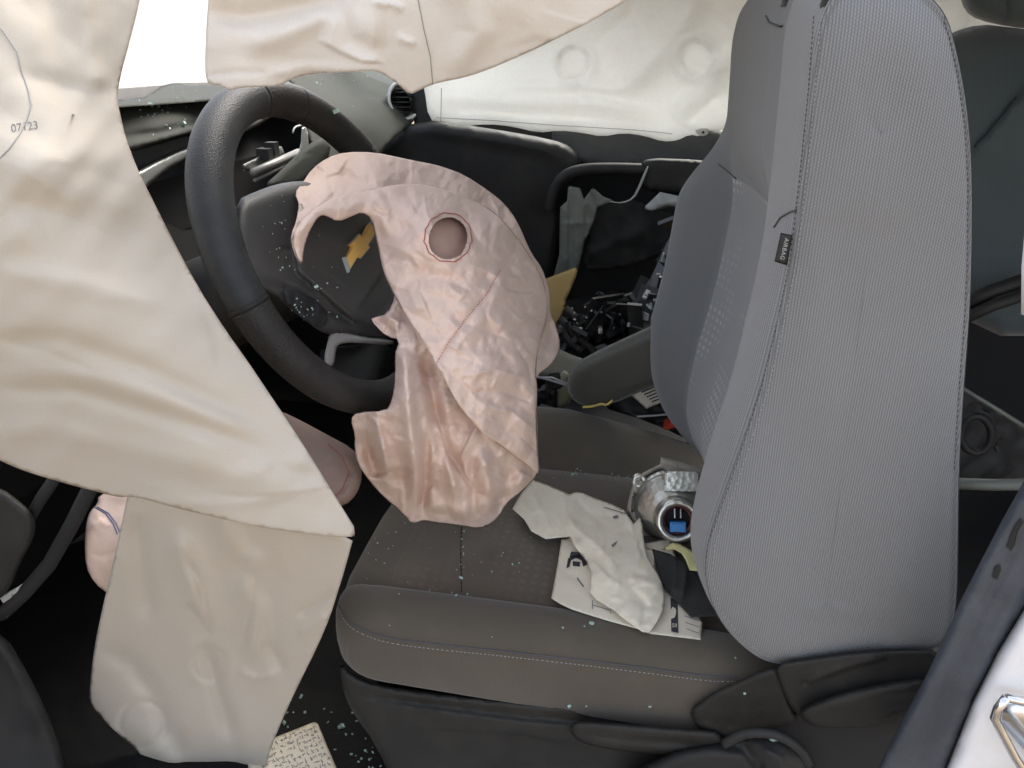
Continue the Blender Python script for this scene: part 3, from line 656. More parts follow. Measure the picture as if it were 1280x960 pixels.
for k in range(36):
    u = 765 + r2.normal() * 26; v = 398 + r2.normal() * 13
    m.box(at(u, v, y=.93 + r2.uniform(-.03, .03)), *(r2.uniform(.006, .05), r2.uniform(.003, .010), r2.uniform(.02, .11)), np.linalg.qr(r2.normal(size=(3, 3)))[0])
for k in range(30):
    u = 715 + r2.normal() * 10; v = 425 + r2.normal() * 12
    m.box(at(u, v, y=.87 + r2.uniform(-.02, .02)), *(r2.uniform(.004, .014), r2.uniform(.004, .010), r2.uniform(.02, .05)), np.linalg.qr(r2.normal(size=(3, 3)))[0])
pile = m.build('broken_trim_pile', 'trimgloss', smooth=False, kind='stuff'); tag(pile, 'heap of shiny black broken trim beyond the driver seat', 'debris')
m = MB()
for k in range(12):
    t = r2.uniform(0, 1); u = 850 - 60 * t + r2.normal() * 12; v = 310 + 100 * t + r2.normal() * 10
    m.box(at(u, v, y=.96 - .16 * t + r2.uniform(-.02, .02)), *(r2.uniform(.003, .014), r2.uniform(.002, .006), r2.uniform(.006, .03)), np.linalg.qr(r2.normal(size=(3, 3)))[0])
for k in range(10):
    m.box(at(735 + r2.uniform(-25, 40), 398 + r2.normal() * 12, y=.88), *(r2.uniform(.0015, .004, 3)), np.linalg.qr(r2.normal(size=(3, 3)))[0])
sh = m.build('shiny_debris', 'palegrey', smooth=False, kind='stuff'); tag(sh, 'bright shards scattered over the dark passenger side heap', 'debris')
o = sheet('cardboard_piece', 'card', [(670, 352), (686, 347), (723, 333), (720, 346), (707, 376), (706, 386), (698, 407), (684, 404), (670, 380)], yd(.93), None, res=4, thick=.003, smooth_it=0, crum=((41, .002, 40),))
tag(o, 'tan torn cardboard sticking out behind the pink airbag', 'cardboard')
# ------------------------------------------------------------------ driver seat
seat = thing('driver_seat', 'grey fabric driver seat with tall backrest, inner armrest and dark plastic base', 'car seat', (0.0, .25, .0))
seam_px = [(960, 830), (924, 806), (894, 769), (880, 723), (884, 675), (909, 605), (927, 555), (950, 487), (967, 420), (987, 340), (1001, 230), (1013, 120), (1021, 40), (1042, -12), (1085, -38), (1130, -32), (1166, -2), (1186, 22), (1203, 94), (1212, 157), (1216, 230), (1215, 337), (1212, 400), (1205, 490), (1199, 590), (1198, 680), (1197, 755), (1188, 800), (1170, 811), (1137, 814), (1062, 820), (1005, 828)]
LP = chaikin(seam_px, 2); L = at(LP[:, 0], LP[:, 1], y=0.0)[:, [0, 2]]
def resample(L, n):
    Q = np.vstack([L, L[:1]]); s = np.concatenate([[0], np.cumsum(np.hypot(*np.diff(Q, axis=0).T))]); t = np.linspace(0, s[-1], n, endpoint=False)
    return np.c_[np.interp(t, s, Q[:, 0]), np.interp(t, s, Q[:, 1])]
NL = 200; L = resample(L, NL)
zmin, zmax = L[:, 1].min(), L[:, 1].max()
def frontx(z):   # front contour x at height z
    o = []
    for zz in np.atleast_1d(z):
        m_ = np.abs(L[:, 1] - zz) < .02; o.append(L[m_, 0].min() if m_.any() else .12)
    return np.array(o)
def rearx(z):
    o = []
    for zz in np.atleast_1d(z):
        m_ = np.abs(L[:, 1] - zz) < .02; o.append(L[m_, 0].max() if m_.any() else .2)
    return np.array(o)
fx, rx = frontx(L[:, 1]), rearx(L[:, 1]); wf = np.clip((rx - L[:, 0]) / np.maximum(rx - fx, .02), 0, 1)
def smooth01(x): x = np.clip(x, 0, 1); return x * x * (3 - 2 * x)
up = smooth01((L[:, 1] - .72) / .12)         # 1 in the shoulder zone
vl = np.clip((L[:, 1] - .30) / .25, 0, 1)
#        y     low dx  high dx  top drop  end inset
SL = [(.000, .000, 0.000, .000, .000), (.003, .001, 0.001, .001, .0015), (.007, -.004, -0.002, .0, .0), (.016, -.010, -0.005, .003, 0), (.030, -.016, -0.009, .006, 0), (.045, -.020, -0.013, .008, 0), (.060, -.018, -0.016, .010, 0), (.078, -.006, -0.019, .012, 0),
      (.092, .008, -0.021, .014, 0), (.100, .012, -0.022, .016, 0), (.104, .014, -0.022, .016, 0), (.112, .010, -0.023, .018, 0), (.14, .014, -0.025, .02, 0), (.18, .014, -0.028, .021, 0), (.23, .008, -0.031, .022, 0), (.28, .000, -0.034, .021, 0), (.32, -.012, -0.037, .02, 0), (.350, -.026, -0.038, .018, 0), (.356, -.026, -0.038, .018, 0), (.364, -.034, -0.039, .016, 0),
      (.385, -.056, -0.041, .012, 0), (.405, -.078, -0.041, .006, 0), (.425, -.092, -0.040, -.004, 0), (.44, -.095, -0.036, -.015, 0), (.452, -.088, -.026, -.03, .002), (.462, -.070, -.014, -.045, .006), (.468, -.045, .0, -.06, .014), (.470, -.02, .01, -.07, .03)]
cen = np.array([.17, .6])
rows = []
for y, dl, dh, tz, ins in SL:
    dx = (dl * (1 - up) + dh * up) * (.35 + .65 * vl)
    X = L[:, 0] + dx * wf; Z = L[:, 1] + tz * smooth01((L[:, 1] - .80) / .14)
    X = X + (cen[0] - X) * ins * 2; Z = Z + (cen[1] - Z) * ins
    nar = .93 + .07 * (1 - smooth01((L[:, 1] - .66) / .3)); yy = .235 + (y - .235) * nar
    yy = np.where(y < .1, y + (yy - y) * (y / .1), yy)
    rows.append(np.c_[X, yy, Z])
G = np.array(rows); ns = len(SL)
Q = np.vstack([L, L[:1]]); arc = np.concatenate([[0], np.cumsum(np.hypot(*np.diff(Q, axis=0).T))])[:NL]
V = G.reshape(-1, 3); UV = np.array([[SL[i][0], arc[k]] for i in range(ns) for k in range(NL)])
zc = L[:, 1]; isins = lambda i, k: (.104 <= SL[i][0] < .35) and wf[k] > .93 and .36 < zc[k] < .765
Fm, Fi, Fs = [], [], []
for i in range(ns - 1):
    for k in range(NL):
        l = (k + 1) % NL; f = (i * NL + k, i * NL + l, (i + 1) * NL + l, (i + 1) * NL + k)
        (Fi if isins(i, k) else Fs if (SL[i + 1][0] <= .060 or (SL[i + 1][0] <= .104 and zc[k] < .775)) and wf[k] > .3 else Fm).append(f)
Fm.append(tuple(range((ns - 1) * NL, ns * NL)))
back = build('backrest_cover', V, Fm, 'bolster', seat, uv=UV)
nb = build('near_bolster', V, Fs, 'side_fabric', seat, uv=UV)
ins = build('backrest_insert', V, Fi, 'insert', seat, uv=UV)
# near side panel: rings from the seam to a spine, pillowed outwards
sp0, sp1 = np.array([.175, .43]), np.array([.145, .86])
d = sp1 - sp0; t = np.clip(((L - sp0) @ d) / (d @ d), 0, 1); SPN = sp0 + t[:, None] * d
ks = [0, .012, .03, .05, .09, .15, .22, .3, .4, .5, .6, .7, .8, .9, 1.0]
V = []; UV = []
for i, k in enumerate(ks):
    p = L + (SPN - L) * k
    b = .0022 if i == 0 else -.0005 - .018 * (1 - (1 - min(1, k / .6)) ** 2.2)
    b = b + .0016 * (np.sin(L[:, 1] * 21 + 1) * np.sin(L[:, 1] * 9 + k * 7)) * min(1, k * 5)
    if k == .03: b -= .0016
    if k == .05: b += .0008
    b = np.broadcast_to(b, (NL,)); V += [(a, bb, c) for (a, c), bb in zip(p, b)]; UV += [(a, c) for a, c in p]
F = [(i * NL + k, (i + 1) * NL + k, (i + 1) * NL + (k + 1) % NL, i * NL + (k + 1) % NL) for i in range(len(ks) - 1) for k in range(NL)]
side = build('side_panel', V, F, 'side_fabric', seat, uv=UV)
off = lambda P, du: [(u + du, v) for u, v in P]
front = [(1027, 20), (1020, 110), (1009, 225), (996, 330), (976, 425), (959, 492), (937, 560), (918, 615), (894, 680), (890, 722), (902, 764), (930, 800), (966, 823)]
stitches('seam_stitching', 'greythread', front, [side], side, 6.5, .5, .0005)
stitches('inner_seam_stitching', 'darkthread', off(front[:10], -9), [side, nb, back], side, 6.5, .55, .0004)
stitches('rear_seam_stitching', 'darkthread', [(1180, 20), (1196, 94), (1205, 157), (1209, 230), (1208, 337), (1205, 400), (1198, 490), (1192, 590)], [side], side, 7, .55, .0004)
line_on('cross_seam', 'darkthread', [(898, 205), (912, 216), (926, 228), (942, 247)], [back], .0008, back)
line_on('insert_arch_seam', 'darkthread', [(968, 284), (976, 272), (988, 265), (996, 263)], [nb, side, back], .0009, back)
# tag sewn in the seam
tg = sheet('airbag_tag', 'tag', [(976, 291), (991, 294), (984, 332), (968, 327)], lambda P: dep(P[:, 0], P[:, 1], y=-.006) - .004 - .00018 * (990 - P[:, 0]), seat, res=2.5, thick=.0012, smooth_it=0, rnd=(3, .0015), edge=3)
decal('tag_lettering', 'AIRBAG', 980, 311, 7.4, -103, [tg], 'palegrey', tg, .0006, 1.0, 1.1)
# head restraint guides
for u, v in ((984, 3), (1033, 6)):
    q = hit(u, v + 3, [back, nb, side]); c = q[0] + np.array([.010, .010, .004]); m = MB()
    m.lathe(c, (.10, 0, 1), [(.0005, .007), (.008, .007), (.012, .003), (.0135, -.003), (.0135, -.006)], 20)
    m.build('headrest_guide', 'black', seat)
line_on('guide_seam', 'darkthread', [(958, 20), (962, 28), (975, 33), (992, 32), (1005, 25), (1014, 14)], [back], .0009, back)
# cushion, lofted across the car
#       y     top    front x   bottom
CS = [(-.006, .272, -.335, .222), (-.0045, .280, -.338, .218), (-.001, .286, -.341, .214), (.0005, .288, -.343, .212), (.004, .293, -.349, .21), (.012, .302, -.358, .205), (.024, .308, -.366, .20), (.038, .3105, -.372, .20), (.054, .308, -.376, .20), (.066, .301, -.379, .20), (.071, .293, -.380, .20), (.076, .296, -.380, .20), (.10, .301, -.383, .20), (.17, .304, -.386, .20), (.23, .306, -.388, .20), (.30, .305, -.386, .20), (.36, .304, -.383, .20), (.385, .301, -.38, .20), (.392, .296, -.38, .20), (.400, .300, -.378, .20),
      (.42, .318, -.374, .20), (.45, .338, -.368, .20), (.48, .350, -.36, .20), (.50, .352, -.352, .20), (.52, .345, -.345, .20), (.535, .328, -.34, .2), (.545, .300, -.335, .2), (.548, .24, -.33, .21)]
NC = 120; XR = .34
def cush_loop(top, fx, bot):
    pts = []; R = .5 * (top - bot)
    rr = .045
    for k in range(16):      # front rounding from bottom to top
        t = -pi / 2 - (pi) * k / 15; c = np.array([fx + rr, (top + bot) / 2])
        x = fx + rr + rr * np.sign(cos(t)) * abs(cos(t)) ** .8; z = c[1] + R * np.sign(-sin(t)) * -1 * abs(sin(t)) ** .75
        pts.append((x, z))
    for x in np.linspace(fx + rr + .012, XR, 60): pts.append((x, top + .006 * sin(pi * (x - fx) / (XR - fx)) - .012 * smooth01((x - .05) / .25)))
    for x in np.linspace(XR, fx + rr + .02, 44): pts.append((x, bot))
    return np.array(pts)
R_ = [cush_loop(t_, f_, b_) for _, t_, f_, b_ in CS]; NC = len(R_[0]); G = np.array([np.c_[r[:, 0], np.full(NC, CS[i][0]), r[:, 1]] for i, r in enumerate(R_)])
for i, c in enumerate(CS):      # the inner bolster falls away towards the backrest
    if c[0] > .39:
        wt = smooth01((c[0] - .39) / .08); X = G[i, :, 0]; hi = np.clip((G[i, :, 2] - .20) / .10, 0, 1)
        G[i, :, 2] -= wt * hi * (.20 * np.maximum(0, X + .15) + .5 * np.maximum(0, X + .04) ** 2)
# cross seam groove in the insert and slight sag
for i, c in enumerate(CS):
    if .074 < c[0] < .395:
        X = G[i, 16:76, 0]; G[i, 16:76, 2] -= .005 * np.exp(-((X + .255) / .006) ** 2)
V = G.reshape(-1, 3); UV = np.array([[V[i][0] if True else 0, V[i][1] + V[i][2] * .5] for i in range(len(V))])
Fc, Fi = [], []
for i in range(len(CS) - 1):
    for k in range(NC):
        l = (k + 1) % NC; f = (i * NC + k, i * NC + l, (i + 1) * NC + l, (i + 1) * NC + k)
        (Fi if (.071 <= CS[i][0] < .392 and 17 <= k < 74) else Fc).append(f)
Fc += [tuple(range(NC))[::-1], tuple((len(CS) - 1) * NC + k for k in range(NC))]
cush = build('cushion_cover', V, Fc, 'cushion', seat, uv=UV)
cins = build('cushion_insert', V, Fi, 'cushion_insert', seat, uv=UV)
cs = [(428, 770), (446, 790), (480, 803), (540, 811), (620, 819), (700, 828), (760, 835), (830, 844), (890, 852), (920, 852)]
cs = [tuple(p) for p in chaikin([(424, 762), (432, 778)] + cs[1:], 2, False)]
stitches('cushion_stitching', 'greythread', cs, [cush], cush, 5.5, .55, .0005)
line_on('cushion_seam', 'darkthread', [(u, v - 6) for u, v in cs], [cush], .001, cush)
stitches('insert_cross_stitching', 'deepblack', [(577, 655), (576, 690), (577, 742)], [cins], cins, 5, .7, .0008)
# armrest
sheet('armrest', 'armrest', [(709, 488), (709, 474), (716, 458), (735, 444), (790, 418), (836, 398), (872, 392), (880, 460), (834, 476), (800, 490), (765, 505), (738, 510), (718, 503)], [(709, 480, .51), (740, 470, .50), (860, 420, .50), (860, 470, .50), (730, 505, .51), (780, 420, .53)], seat, res=4, thick=.05, edge=18, rnd=(16, .022),
      folds=(('s', [(716, 466), (740, 452), (790, 430), (850, 404)], .010, 90), ('r', [(722, 462), (745, 452), (792, 431), (850, 407)], -.0015, 2)))
# plastic base
y0 = lambda y: (lambda P: dep(P[:, 0], P[:, 1], y=y))
val = sheet('side_valance', 'valance', [(424, 826), (440, 842), (470, 856), (560, 868), (680, 880), (790, 887), (862, 886), (900, 880), (930, 1000), (500, 1000), (470, 930), (440, 890), (428, 862)], y0(-.004), seat, res=4, thick=.06, edge=16, rnd=(10, .014),
      folds=(('s', [(440, 868), (470, 876), (560, 888), (660, 901), (760, 908)], .010, 60), ('s', [(730, 932), (640, 916), (560, 912), (515, 912)], .008, 34), ('g', [(436, 850), (520, 868), (640, 880), (780, 892)], .003, 5)))
lev = sheet('height_lever', 'valance', [(712, 906), (722, 901), (760, 903), (820, 908), (880, 912), (900, 914), (905, 935), (850, 946), (800, 942), (750, 935), (725, 928), (714, 918)], y0(-.03), seat, res=3, thick=.025, edge=12, rnd=(10, .012),
      folds=(('g', [(718, 912), (735, 918), (800, 926), (880, 930)], -.004, 5),))
sheet('recliner_arm_cover', 'valance', [(860, 888), (880, 873), (897, 862), (924, 850), (971, 829), (980, 850), (990, 885), (998, 905), (960, 912), (920, 922), (897, 921), (872, 912)], y0(-.02), seat, res=3, thick=.04, edge=10, rnd=(9, .011), crum=((51, .001, 20),))
sheet('recliner_cover', 'trim', [(968, 830), (1005, 824), (1060, 816), (1115, 812), (1180, 812), (1180, 850), (1150, 858), (1105, 862), (1045, 874), (1000, 896), (988, 884), (976, 858)], y0(-.026), seat, res=3, thick=.04, edge=8, rnd=(5, .006),
      folds=(('s', [(1112, 822), (1060, 836), (1006, 856)], .008, 24), ('r', [(1008, 856), (1003, 851)], -.004, 2)))
lv = sheet('recline_lever', 'valance', [(996, 888), (1042, 868), (1105, 853), (1165, 846), (1165, 878), (1130, 894), (1094, 909), (1026, 911), (1006, 903)], y0(-.042), seat, res=3, thick=.03, edge=10, rnd=(8, .011),
      folds=(('g', [(1005, 892), (1045, 882), (1110, 866), (1165, 862)], .004, 7), ('r', [(1094, 908), (1100, 900), (1116, 890), (1134, 885)], -.003, 1.5)))
sheet('belt_anchor', 'black', [(770, 975), (815, 950), (850, 935), (885, 930), (930, 922), (965, 920), (992, 930), (1012, 950), (1030, 1000), (770, 1000)], y0(-.045), seat, res=4, thick=.05, edge=20, rnd=(22, .03),
      folds=(('g', [(940, 1000), (948, 955), (930, 935), (890, 925)], -.012, 8), ('g', [(985, 985), (975, 950), (950, 935)], .008, 6)))
m = MB(); a = chaikin([(905, 930), (925, 918), (950, 915), (975, 919), (1000, 935), (1012, 955)], 1, False); m.tube(at(a[:, 0], a[:, 1], y=-.05), .005, 8); m.build('belt_loop', 'black', seat)
for y in (.06, .46):
    m = MB(); m.box((-.05, y, .055), .55, .04, .24); m.build('seat_rail', 'deepblack', seat, smooth=False)
sheet('dark_backing', 'deepblack', [(960, 900), (1180, 850), (1200, 1000), (900, 1000), (900, 925)], y0(-.012), seat, res=8, thick=.02)  # plain black sheet added to cover the cushion side below the recliner
# ------------------------------------------------------------------ rear seat and things behind
rs = thing('rear_seat', 'dark teal grey rear seat with headrest behind the driver seat', 'rear seat', (.7, .7, .3))
sheet('rear_backrest', 'rear_seat', [(1150, 60), (1190, 40), (1225, 30), (1262, 34), (1400, 50), (1400, 420), (1200, 420), (1150, 300)], [(1150, 60, .75), (1225, 30, .82), (1400, 50, .7), (1210, 300, .72), (1400, 400, .62), (1270, 200, .72)], rs, res=6, thick=.10, edge=24, rnd=(26, .05),
      folds=(('s', [(1205, 200), (1240, 160), (1290, 100), (1340, 30)], .014, 70), ('r', [(1205, 200), (1240, 160), (1290, 100), (1340, 30)], -.008, 3)))
sheet('headrest', 'rear_seat', [(1196, -70), (1198, -10), (1206, 14), (1222, 25), (1262, 34), (1300, 37), (1400, 40), (1400, -70)], [(1196, -60, .80), (1300, 37, .78), (1206, 14, .80), (1400, -60, .7), (1260, 0, .76)], rs, res=5, thick=.08, edge=20, rnd=(18, .035), folds=(('r', [(1262, -70), (1258, 0), (1262, 34)], -.008, 3), ('r', [(1200, -2), (1230, 18), (1300, 24)], -.003, 2)))
line_on('rear_seam', 'ink', [(1218, 184), (1240, 160), (1270, 122)], [o for o in BV if o.name == 'rear_backrest'], .0012, rs)
m = MB(); a = np.array([(1190, 405), (1240, 382), (1300, 362)], float); m.tube(at(a[:, 0], a[:, 1], y=.62), .010, 8); a = a + (0, -18); m.tube(at(a[:, 0], a[:, 1], y=.64), .012, 8); m.build('seat_base_rail', 'trim', rs)
rt = thing('rear_trim_panel', 'grey triangular loose trim panel lying behind the driver seat', 'trim panel', at(1240, 560, z=.06))
rp_ = sheet('panel_plate', 'trim', [(1180, 470), (1204, 485), (1300, 546), (1340, 570), (1340, 600), (1180, 612)], [(1180, 470, 'y', .70), (1340, 570, 'y', .62), (1180, 612, 'y', .58), (1340, 600, 'y', .58), (1230, 560, 'y', .63)], rt, res=4, thick=.012, smooth_it=0, rnd=(4, .006), edge=6, crum=((61, .004, 24),))
m = MB(); a = np.array([(1200, 484), (1250, 514), (1310, 552)], float); m.tube(at(a[:, 0], a[:, 1], y=.60), .004, 6); a = np.array([(1185, 604), (1240, 606), (1300, 605)], float); m.tube(at(a[:, 0], a[:, 1], y=.55), .010, 8)
m.build('panel_edge', 'greengrey', rt)
m = MB(); th_ = np.linspace(0, 2 * pi, 26, endpoint=False); m.tube(at(1220 + 19 * np.cos(th_), 543 + 23 * np.sin(th_), y=.57), .006, 8, closed=True); m.build('cable_loop', 'black', rt)
m = MB()
for u, v in ((1218, 506), (1234, 512), (1243, 541), (1249, 552), (1246, 560)): m.box(at(u, v, y=.575), .014, .006, .006, np.linalg.qr(rng.normal(size=(3, 3)))[0])
m.build('panel_clip', 'trim', rt, smooth=False)
# ------------------------------------------------------------------ steering wheel
WC = np.array([-.399, .198, .694]); th, ph = radians(25), radians(-5.7)
WN = np.array([cos(th) * cos(ph), cos(th) * sin(ph), sin(th)]); WA = np.cross(WN, [0, 1, 0]); WA /= np.linalg.norm(WA); WB = np.cross(WN, WA)
wheel = thing('steering_wheel', 'black leather steering wheel with gold emblem hub behind the pink airbag', 'steering wheel', WC)
def wp(t, r=.188, h=0): return WC + r * (cos(t) * WA + sin(t) * WB) + h * WN
def arc(a, b, n=60): return np.array([wp(radians(a) + (radians(b) - radians(a)) * i / (n - 1)) for i in range(n)])
def rim_r(a, b, n, r0): return np.array([r0 * (1 + .10 * math.exp(-(((a + (b - a) * i / (n - 1)) - 45) / 40) ** 2)) for i in range(n)])
m = MB(); m.tube(arc(2, 92), rim_r(2, 92, 60, .0210), 28); m.build('smooth_leather_grip', 'leather', wheel)
m = MB(); m.tube(arc(92, 300, 120), rim_r(92, 300, 120, .0205), 28); m.build('perforated_leather_grip', 'leather2', wheel)
m = MB(); m.tube(arc(300, 362, 50), rim_r(300, 362, 50, .0212), 28); m.build('upper_rim', 'leather2', wheel)
for a in (92, 1, 338):
    m = MB(); p = arc(a - .9, a + .9, 5); m.tube(p, [.021, .0218, .0221, .0218, .021], 28); m.build('rim_joint', 'black', wheel)
wpl = lambda h: (lambda P: dep(P[:, 0], P[:, 1], pl=(WC + WN * h, WN)))
hubp = sheet('hub_cover', 'hub', [(296, 250), (318, 240), (345, 230), (372, 226), (420, 226), (480, 250), (520, 300), (520, 390), (505, 418), (470, 424), (440, 418), (408, 420), (380, 400), (345, 372), (318, 362), (300, 330), (292, 290)], wpl(.02), wheel, res=3.5, thick=.05, edge=16, rnd=(20, .022),
     folds=(('s', [(470, 412), (440, 400), (402, 366), (372, 340), (366, 300), (382, 262)], .016, 120), ('r', [(330, 352), (352, 357), (380, 368), (420, 392), (450, 406)], -.010, 3), ('r', [(349, 312), (375, 312)], -.005, 1.5), ('r', [(388, 326), (420, 345), (440, 362)], -.003, 1.5)))
sheet('switch_opening', 'deepblack', [(352, 360), (372, 362), (400, 378), (412, 396), (404, 412), (384, 402), (360, 382)], wpl(.024), wheel, res=3, thick=.01, crum=((71, .008, 12),))
for o_, mt_, h_, f_ in (([(405, 455), (406, 440), (413, 414), (424, 412), (445, 418), (492, 424), (492, 432), (440, 428), (424, 430), (420, 436), (418, 456), (412, 459)], 'graytrim', .012, ()), ):
    sheet('spoke_trim', mt_, o_, wpl(h_), wheel, res=2.5, thick=.012, edge=5, rnd=(4, .005))
m = MB(); m.tube([WC - WN * .03, WC - WN * .14, WC - WN * .30], [.055, .06, .07], 20); m.build('column_shroud', 'black', wheel)
sheet('upper_shroud', 'dash', [(352, 212), (368, 196), (380, 186), (392, 176), (408, 172), (415, 188), (400, 214), (372, 236), (340, 236), (330, 232)], wpl(-.06), wheel, res=3, thick=.05, edge=12, rnd=(10, .015), folds=(('r', [(358, 208), (378, 194), (392, 190)], -.004, 1.5),))
sheet('lower_spoke', 'black', [(395, 440), (418, 432), (500, 428), (500, 490), (450, 490), (410, 470)], wpl(-.03), wheel, res=5, thick=.02)
# emblem: bevelled cross bow shape on the hub
em = [(433, 323), (439, 313), (442, 306), (439, 305), (450, 293), (453, 297), (457, 293), (464, 279), (467, 284), (468, 292), (464, 300), (460, 306), (462, 309), (452, 321), (450, 317), (447, 321), (437, 337)]
def emb(name, poly, mat, h):
    q = np.array(poly, float); c = hit(448, 308, [hubp])[0]
    front = at(q[:, 0], q[:, 1], pl=(c + WN * h, WN)); m = MB(); m.prism(front, -WN * (h + .002)); return m.build(name, mat, wheel, smooth=False)
cc = np.mean(em, 0); big = [tuple(cc + (np.array(p) - cc) * 1.10) for p in em]
emb('emblem_border', big, 'palegrey', .0035); emb('emblem', em, 'gold', .0055)
m = MB(); q = np.array([(430.5, 321), (433.5, 322), (438, 335), (437, 340)], float); c_ = hit(448, 308, [hubp])[0]; m.prism(at(q[:, 0], q[:, 1], pl=(c_ + WN * .006, WN)), -WN * .004); m.build('emblem_tip', 'palegrey', wheel, smooth=False)
# ------------------------------------------------------------------ pink driver airbag
bag = thing('driver_airbag', 'crumpled deflated pink airbag hanging from the steering wheel with a round vent hole', 'airbag', at(560, 640, y=.2))
out = [(368, 241), (377, 230), (390, 211), (409, 197), (431, 190), (468, 190), (509, 199), (540, 205), (552, 208), (580, 218), (613, 240), (627, 251), (640, 266), (650, 284), (660, 308), (668, 322), (677, 334), (685, 356), (688, 375), (688, 392), (696, 409), (701, 431), (696, 446), (688, 457), (670, 470), (672, 482), (671, 510), (673, 559), (673, 592), (659, 607), (648, 617), (632, 630), (624, 646), (614, 655), (599, 661), (578, 658), (561, 655), (545, 654), (530, 650), (515, 655), (505, 643), (479, 621), (462, 602), (447, 580), (443, 559), (444, 544), (438, 524), (446, 515), (482, 514), (490, 500), (494, 470), (493, 445), (500, 424), (484, 422), (462, 399), (470, 396), (484, 392), (494, 372), (489, 362), (481, 345), (475, 322), (470, 298), (466, 270), (452, 264), (438, 270), (422, 277), (407, 268), (399, 269), (391, 280), (384, 296), (380, 310), (378, 332), (370, 324), (364, 305), (364, 292), (370, 278), (374, 256)]
wd = lambda u, v, h: ('d', float(dep(u, v, pl=(WC + WN * h, WN))))
ctrl = [(440, 200, .27), (385, 225, .20), (374, 246) + wd(374, 246, .035), (374, 320) + wd(374, 320, .045), (400, 262) + wd(400, 262, .055), (470, 300) + wd(470, 300, .055), (484, 350) + wd(484, 350, .06), (470, 398) + wd(470, 398, .055), (550, 235, .31), (610, 255, .36), (520, 270, .20), (560, 300, .20), (640, 300, .31), (690, 400, .33), (560, 400, .15), (620, 430, .17), (680, 450, .26), (600, 500, .13), (500, 460, .09), (490, 510, .045), (446, 525, .07), (444, 560, .07), (462, 600, .10), (540, 580, .10), (600, 600, .13), (668, 540, .20), (670, 590, .22), (570, 655, .155), (620, 645, .18), (505, 640, .13)]
folds = [('d', 560, 298, 48, -.03), ('g', [(468, 515), (478, 555), (486, 610)], .018, 6), ('g', [(455, 530), (462, 570), (470, 600)], -.012, 6), ('g', [(546, 520), (556, 560), (572, 625)], .022, 7), ('g', [(600, 560), (608, 600), (612, 645)], .018, 8), ('g', [(534, 540), (532, 600), (527, 645)], -.022, 6), ('g', [(640, 585), (630, 620), (622, 645)], -.014, 7), ('g', [(590, 570), (592, 610), (592, 650)], -.014, 6), ('g', [(656, 590), (648, 610)], .012, 6),
 ('g', [(420, 262), (440, 256), (458, 254), (478, 272), (486, 300)], .008, 7), ('r', [(457, 253), (485, 263), (484, 277)], .008, 5), ('g', [(424, 212), (440, 227), (470, 231)], -.010, 8),
 ('r', [(625, 338), (608, 368), (585, 395), (560, 430), (545, 455)], -.009, 3), ('g', [(630, 345), (600, 392), (560, 440)], .006, 12),
 ('g', [(500, 425), (508, 470), (512, 530), (518, 580), (520, 640)], .030, 9), ('g', [(494, 440), (492, 480), (480, 520)], -.020, 8), ('g', [(528, 440), (542, 500), (556, 560), (575, 590)], -.038, 10), ('g', [(556, 500), (560, 540), (572, 580)], .012, 8),
 ('s', [(592, 612), (580, 590), (575, 570), (590, 540), (602, 520)], .016, 26), ('r', [(585, 612), (600, 585), (640, 560)], .012, 7), ('s', [(590, 614), (560, 570), (545, 520)], -.016, 40), ('g', [(600, 618), (630, 610), (668, 592)], .012, 10), ('r', [(594, 616), (620, 625), (640, 618)], -.010, 5),
 ('g', [(455, 560), (470, 590), (500, 600), (515, 590)], -.014, 8), ('r', [(460, 595), (490, 590), (516, 588)], -.010, 3), ('g', [(450, 530), (480, 560), (505, 620)], .008, 12), ('g', [(530, 600), (545, 630), (580, 640), (610, 625)], .014, 10), ('r', [(520, 640), (530, 615), (545, 600)], -.010, 6),
 ('g', [(684, 390), (690, 425), (676, 455)], -.008, 6), ('s', [(668, 468), (668, 440), (674, 420), (690, 392)], -.016, 20), ('r', [(480, 395), (498, 402), (495, 418)], .014, 6), ('r', [(464, 398), (480, 405), (490, 415)], -.01, 4),
 ('r', [(530, 240), (532, 262), (540, 285)], .006, 4), ('r', [(566, 238), (568, 258), (560, 270)], .007, 4), ('r', [(585, 262), (588, 285), (604, 310)], -.006, 5), ('r', [(612, 242), (622, 262), (626, 280)], .009, 4), ('r', [(628, 255), (632, 270), (622, 286)], -.009, 5), ('r', [(640, 270), (650, 310), (646, 350)], .007, 5), ('r', [(650, 300), (668, 350), (672, 400)], -.007, 6), ('r', [(590, 330), (620, 345), (660, 350)], .006, 5), ('r', [(630, 380), (650, 400), (680, 398)], .007, 5), ('r', [(560, 395), (600, 410), (650, 430)], -.005, 7), ('r', [(580, 470), (620, 462), (664, 474)], .008, 6), ('r', [(590, 490), (630, 490), (668, 505)], -.008, 6), ('r', [(610, 510), (640, 515), (670, 540)], .008, 5), ('r', [(630, 540), (650, 545), (672, 565)], -.006, 5), ('r', [(640, 425), (660, 455), (665, 480)], -.008, 5), ('g', [(520, 330), (540, 345), (590, 352)], -.006, 9)]
folds += list(rand_creases(out, 40, 21, .0050, (22, 75))) + list(rand_creases(out, 30, 22, .0024, (10, 30)))
bagm = sheet('airbag_cloth', 'pink', out, tps(ctrl), bag, res=1.6, thick=.035, edge=60, cone=True, rnd=(1.5, .0015), folds=folds, crum=((81, .003, 60, 7, .8), ('f', 84, .0062, 38, 2.2, 2.2), ('f', 87, .0042, 23, 1.8, 1.0), ('f', 85, .0026, 12, 1.7, .6), ('f', 88, .0011, 7, 1.5, 2.0), ('f', 86, .0005, 6)), smooth_it=1)
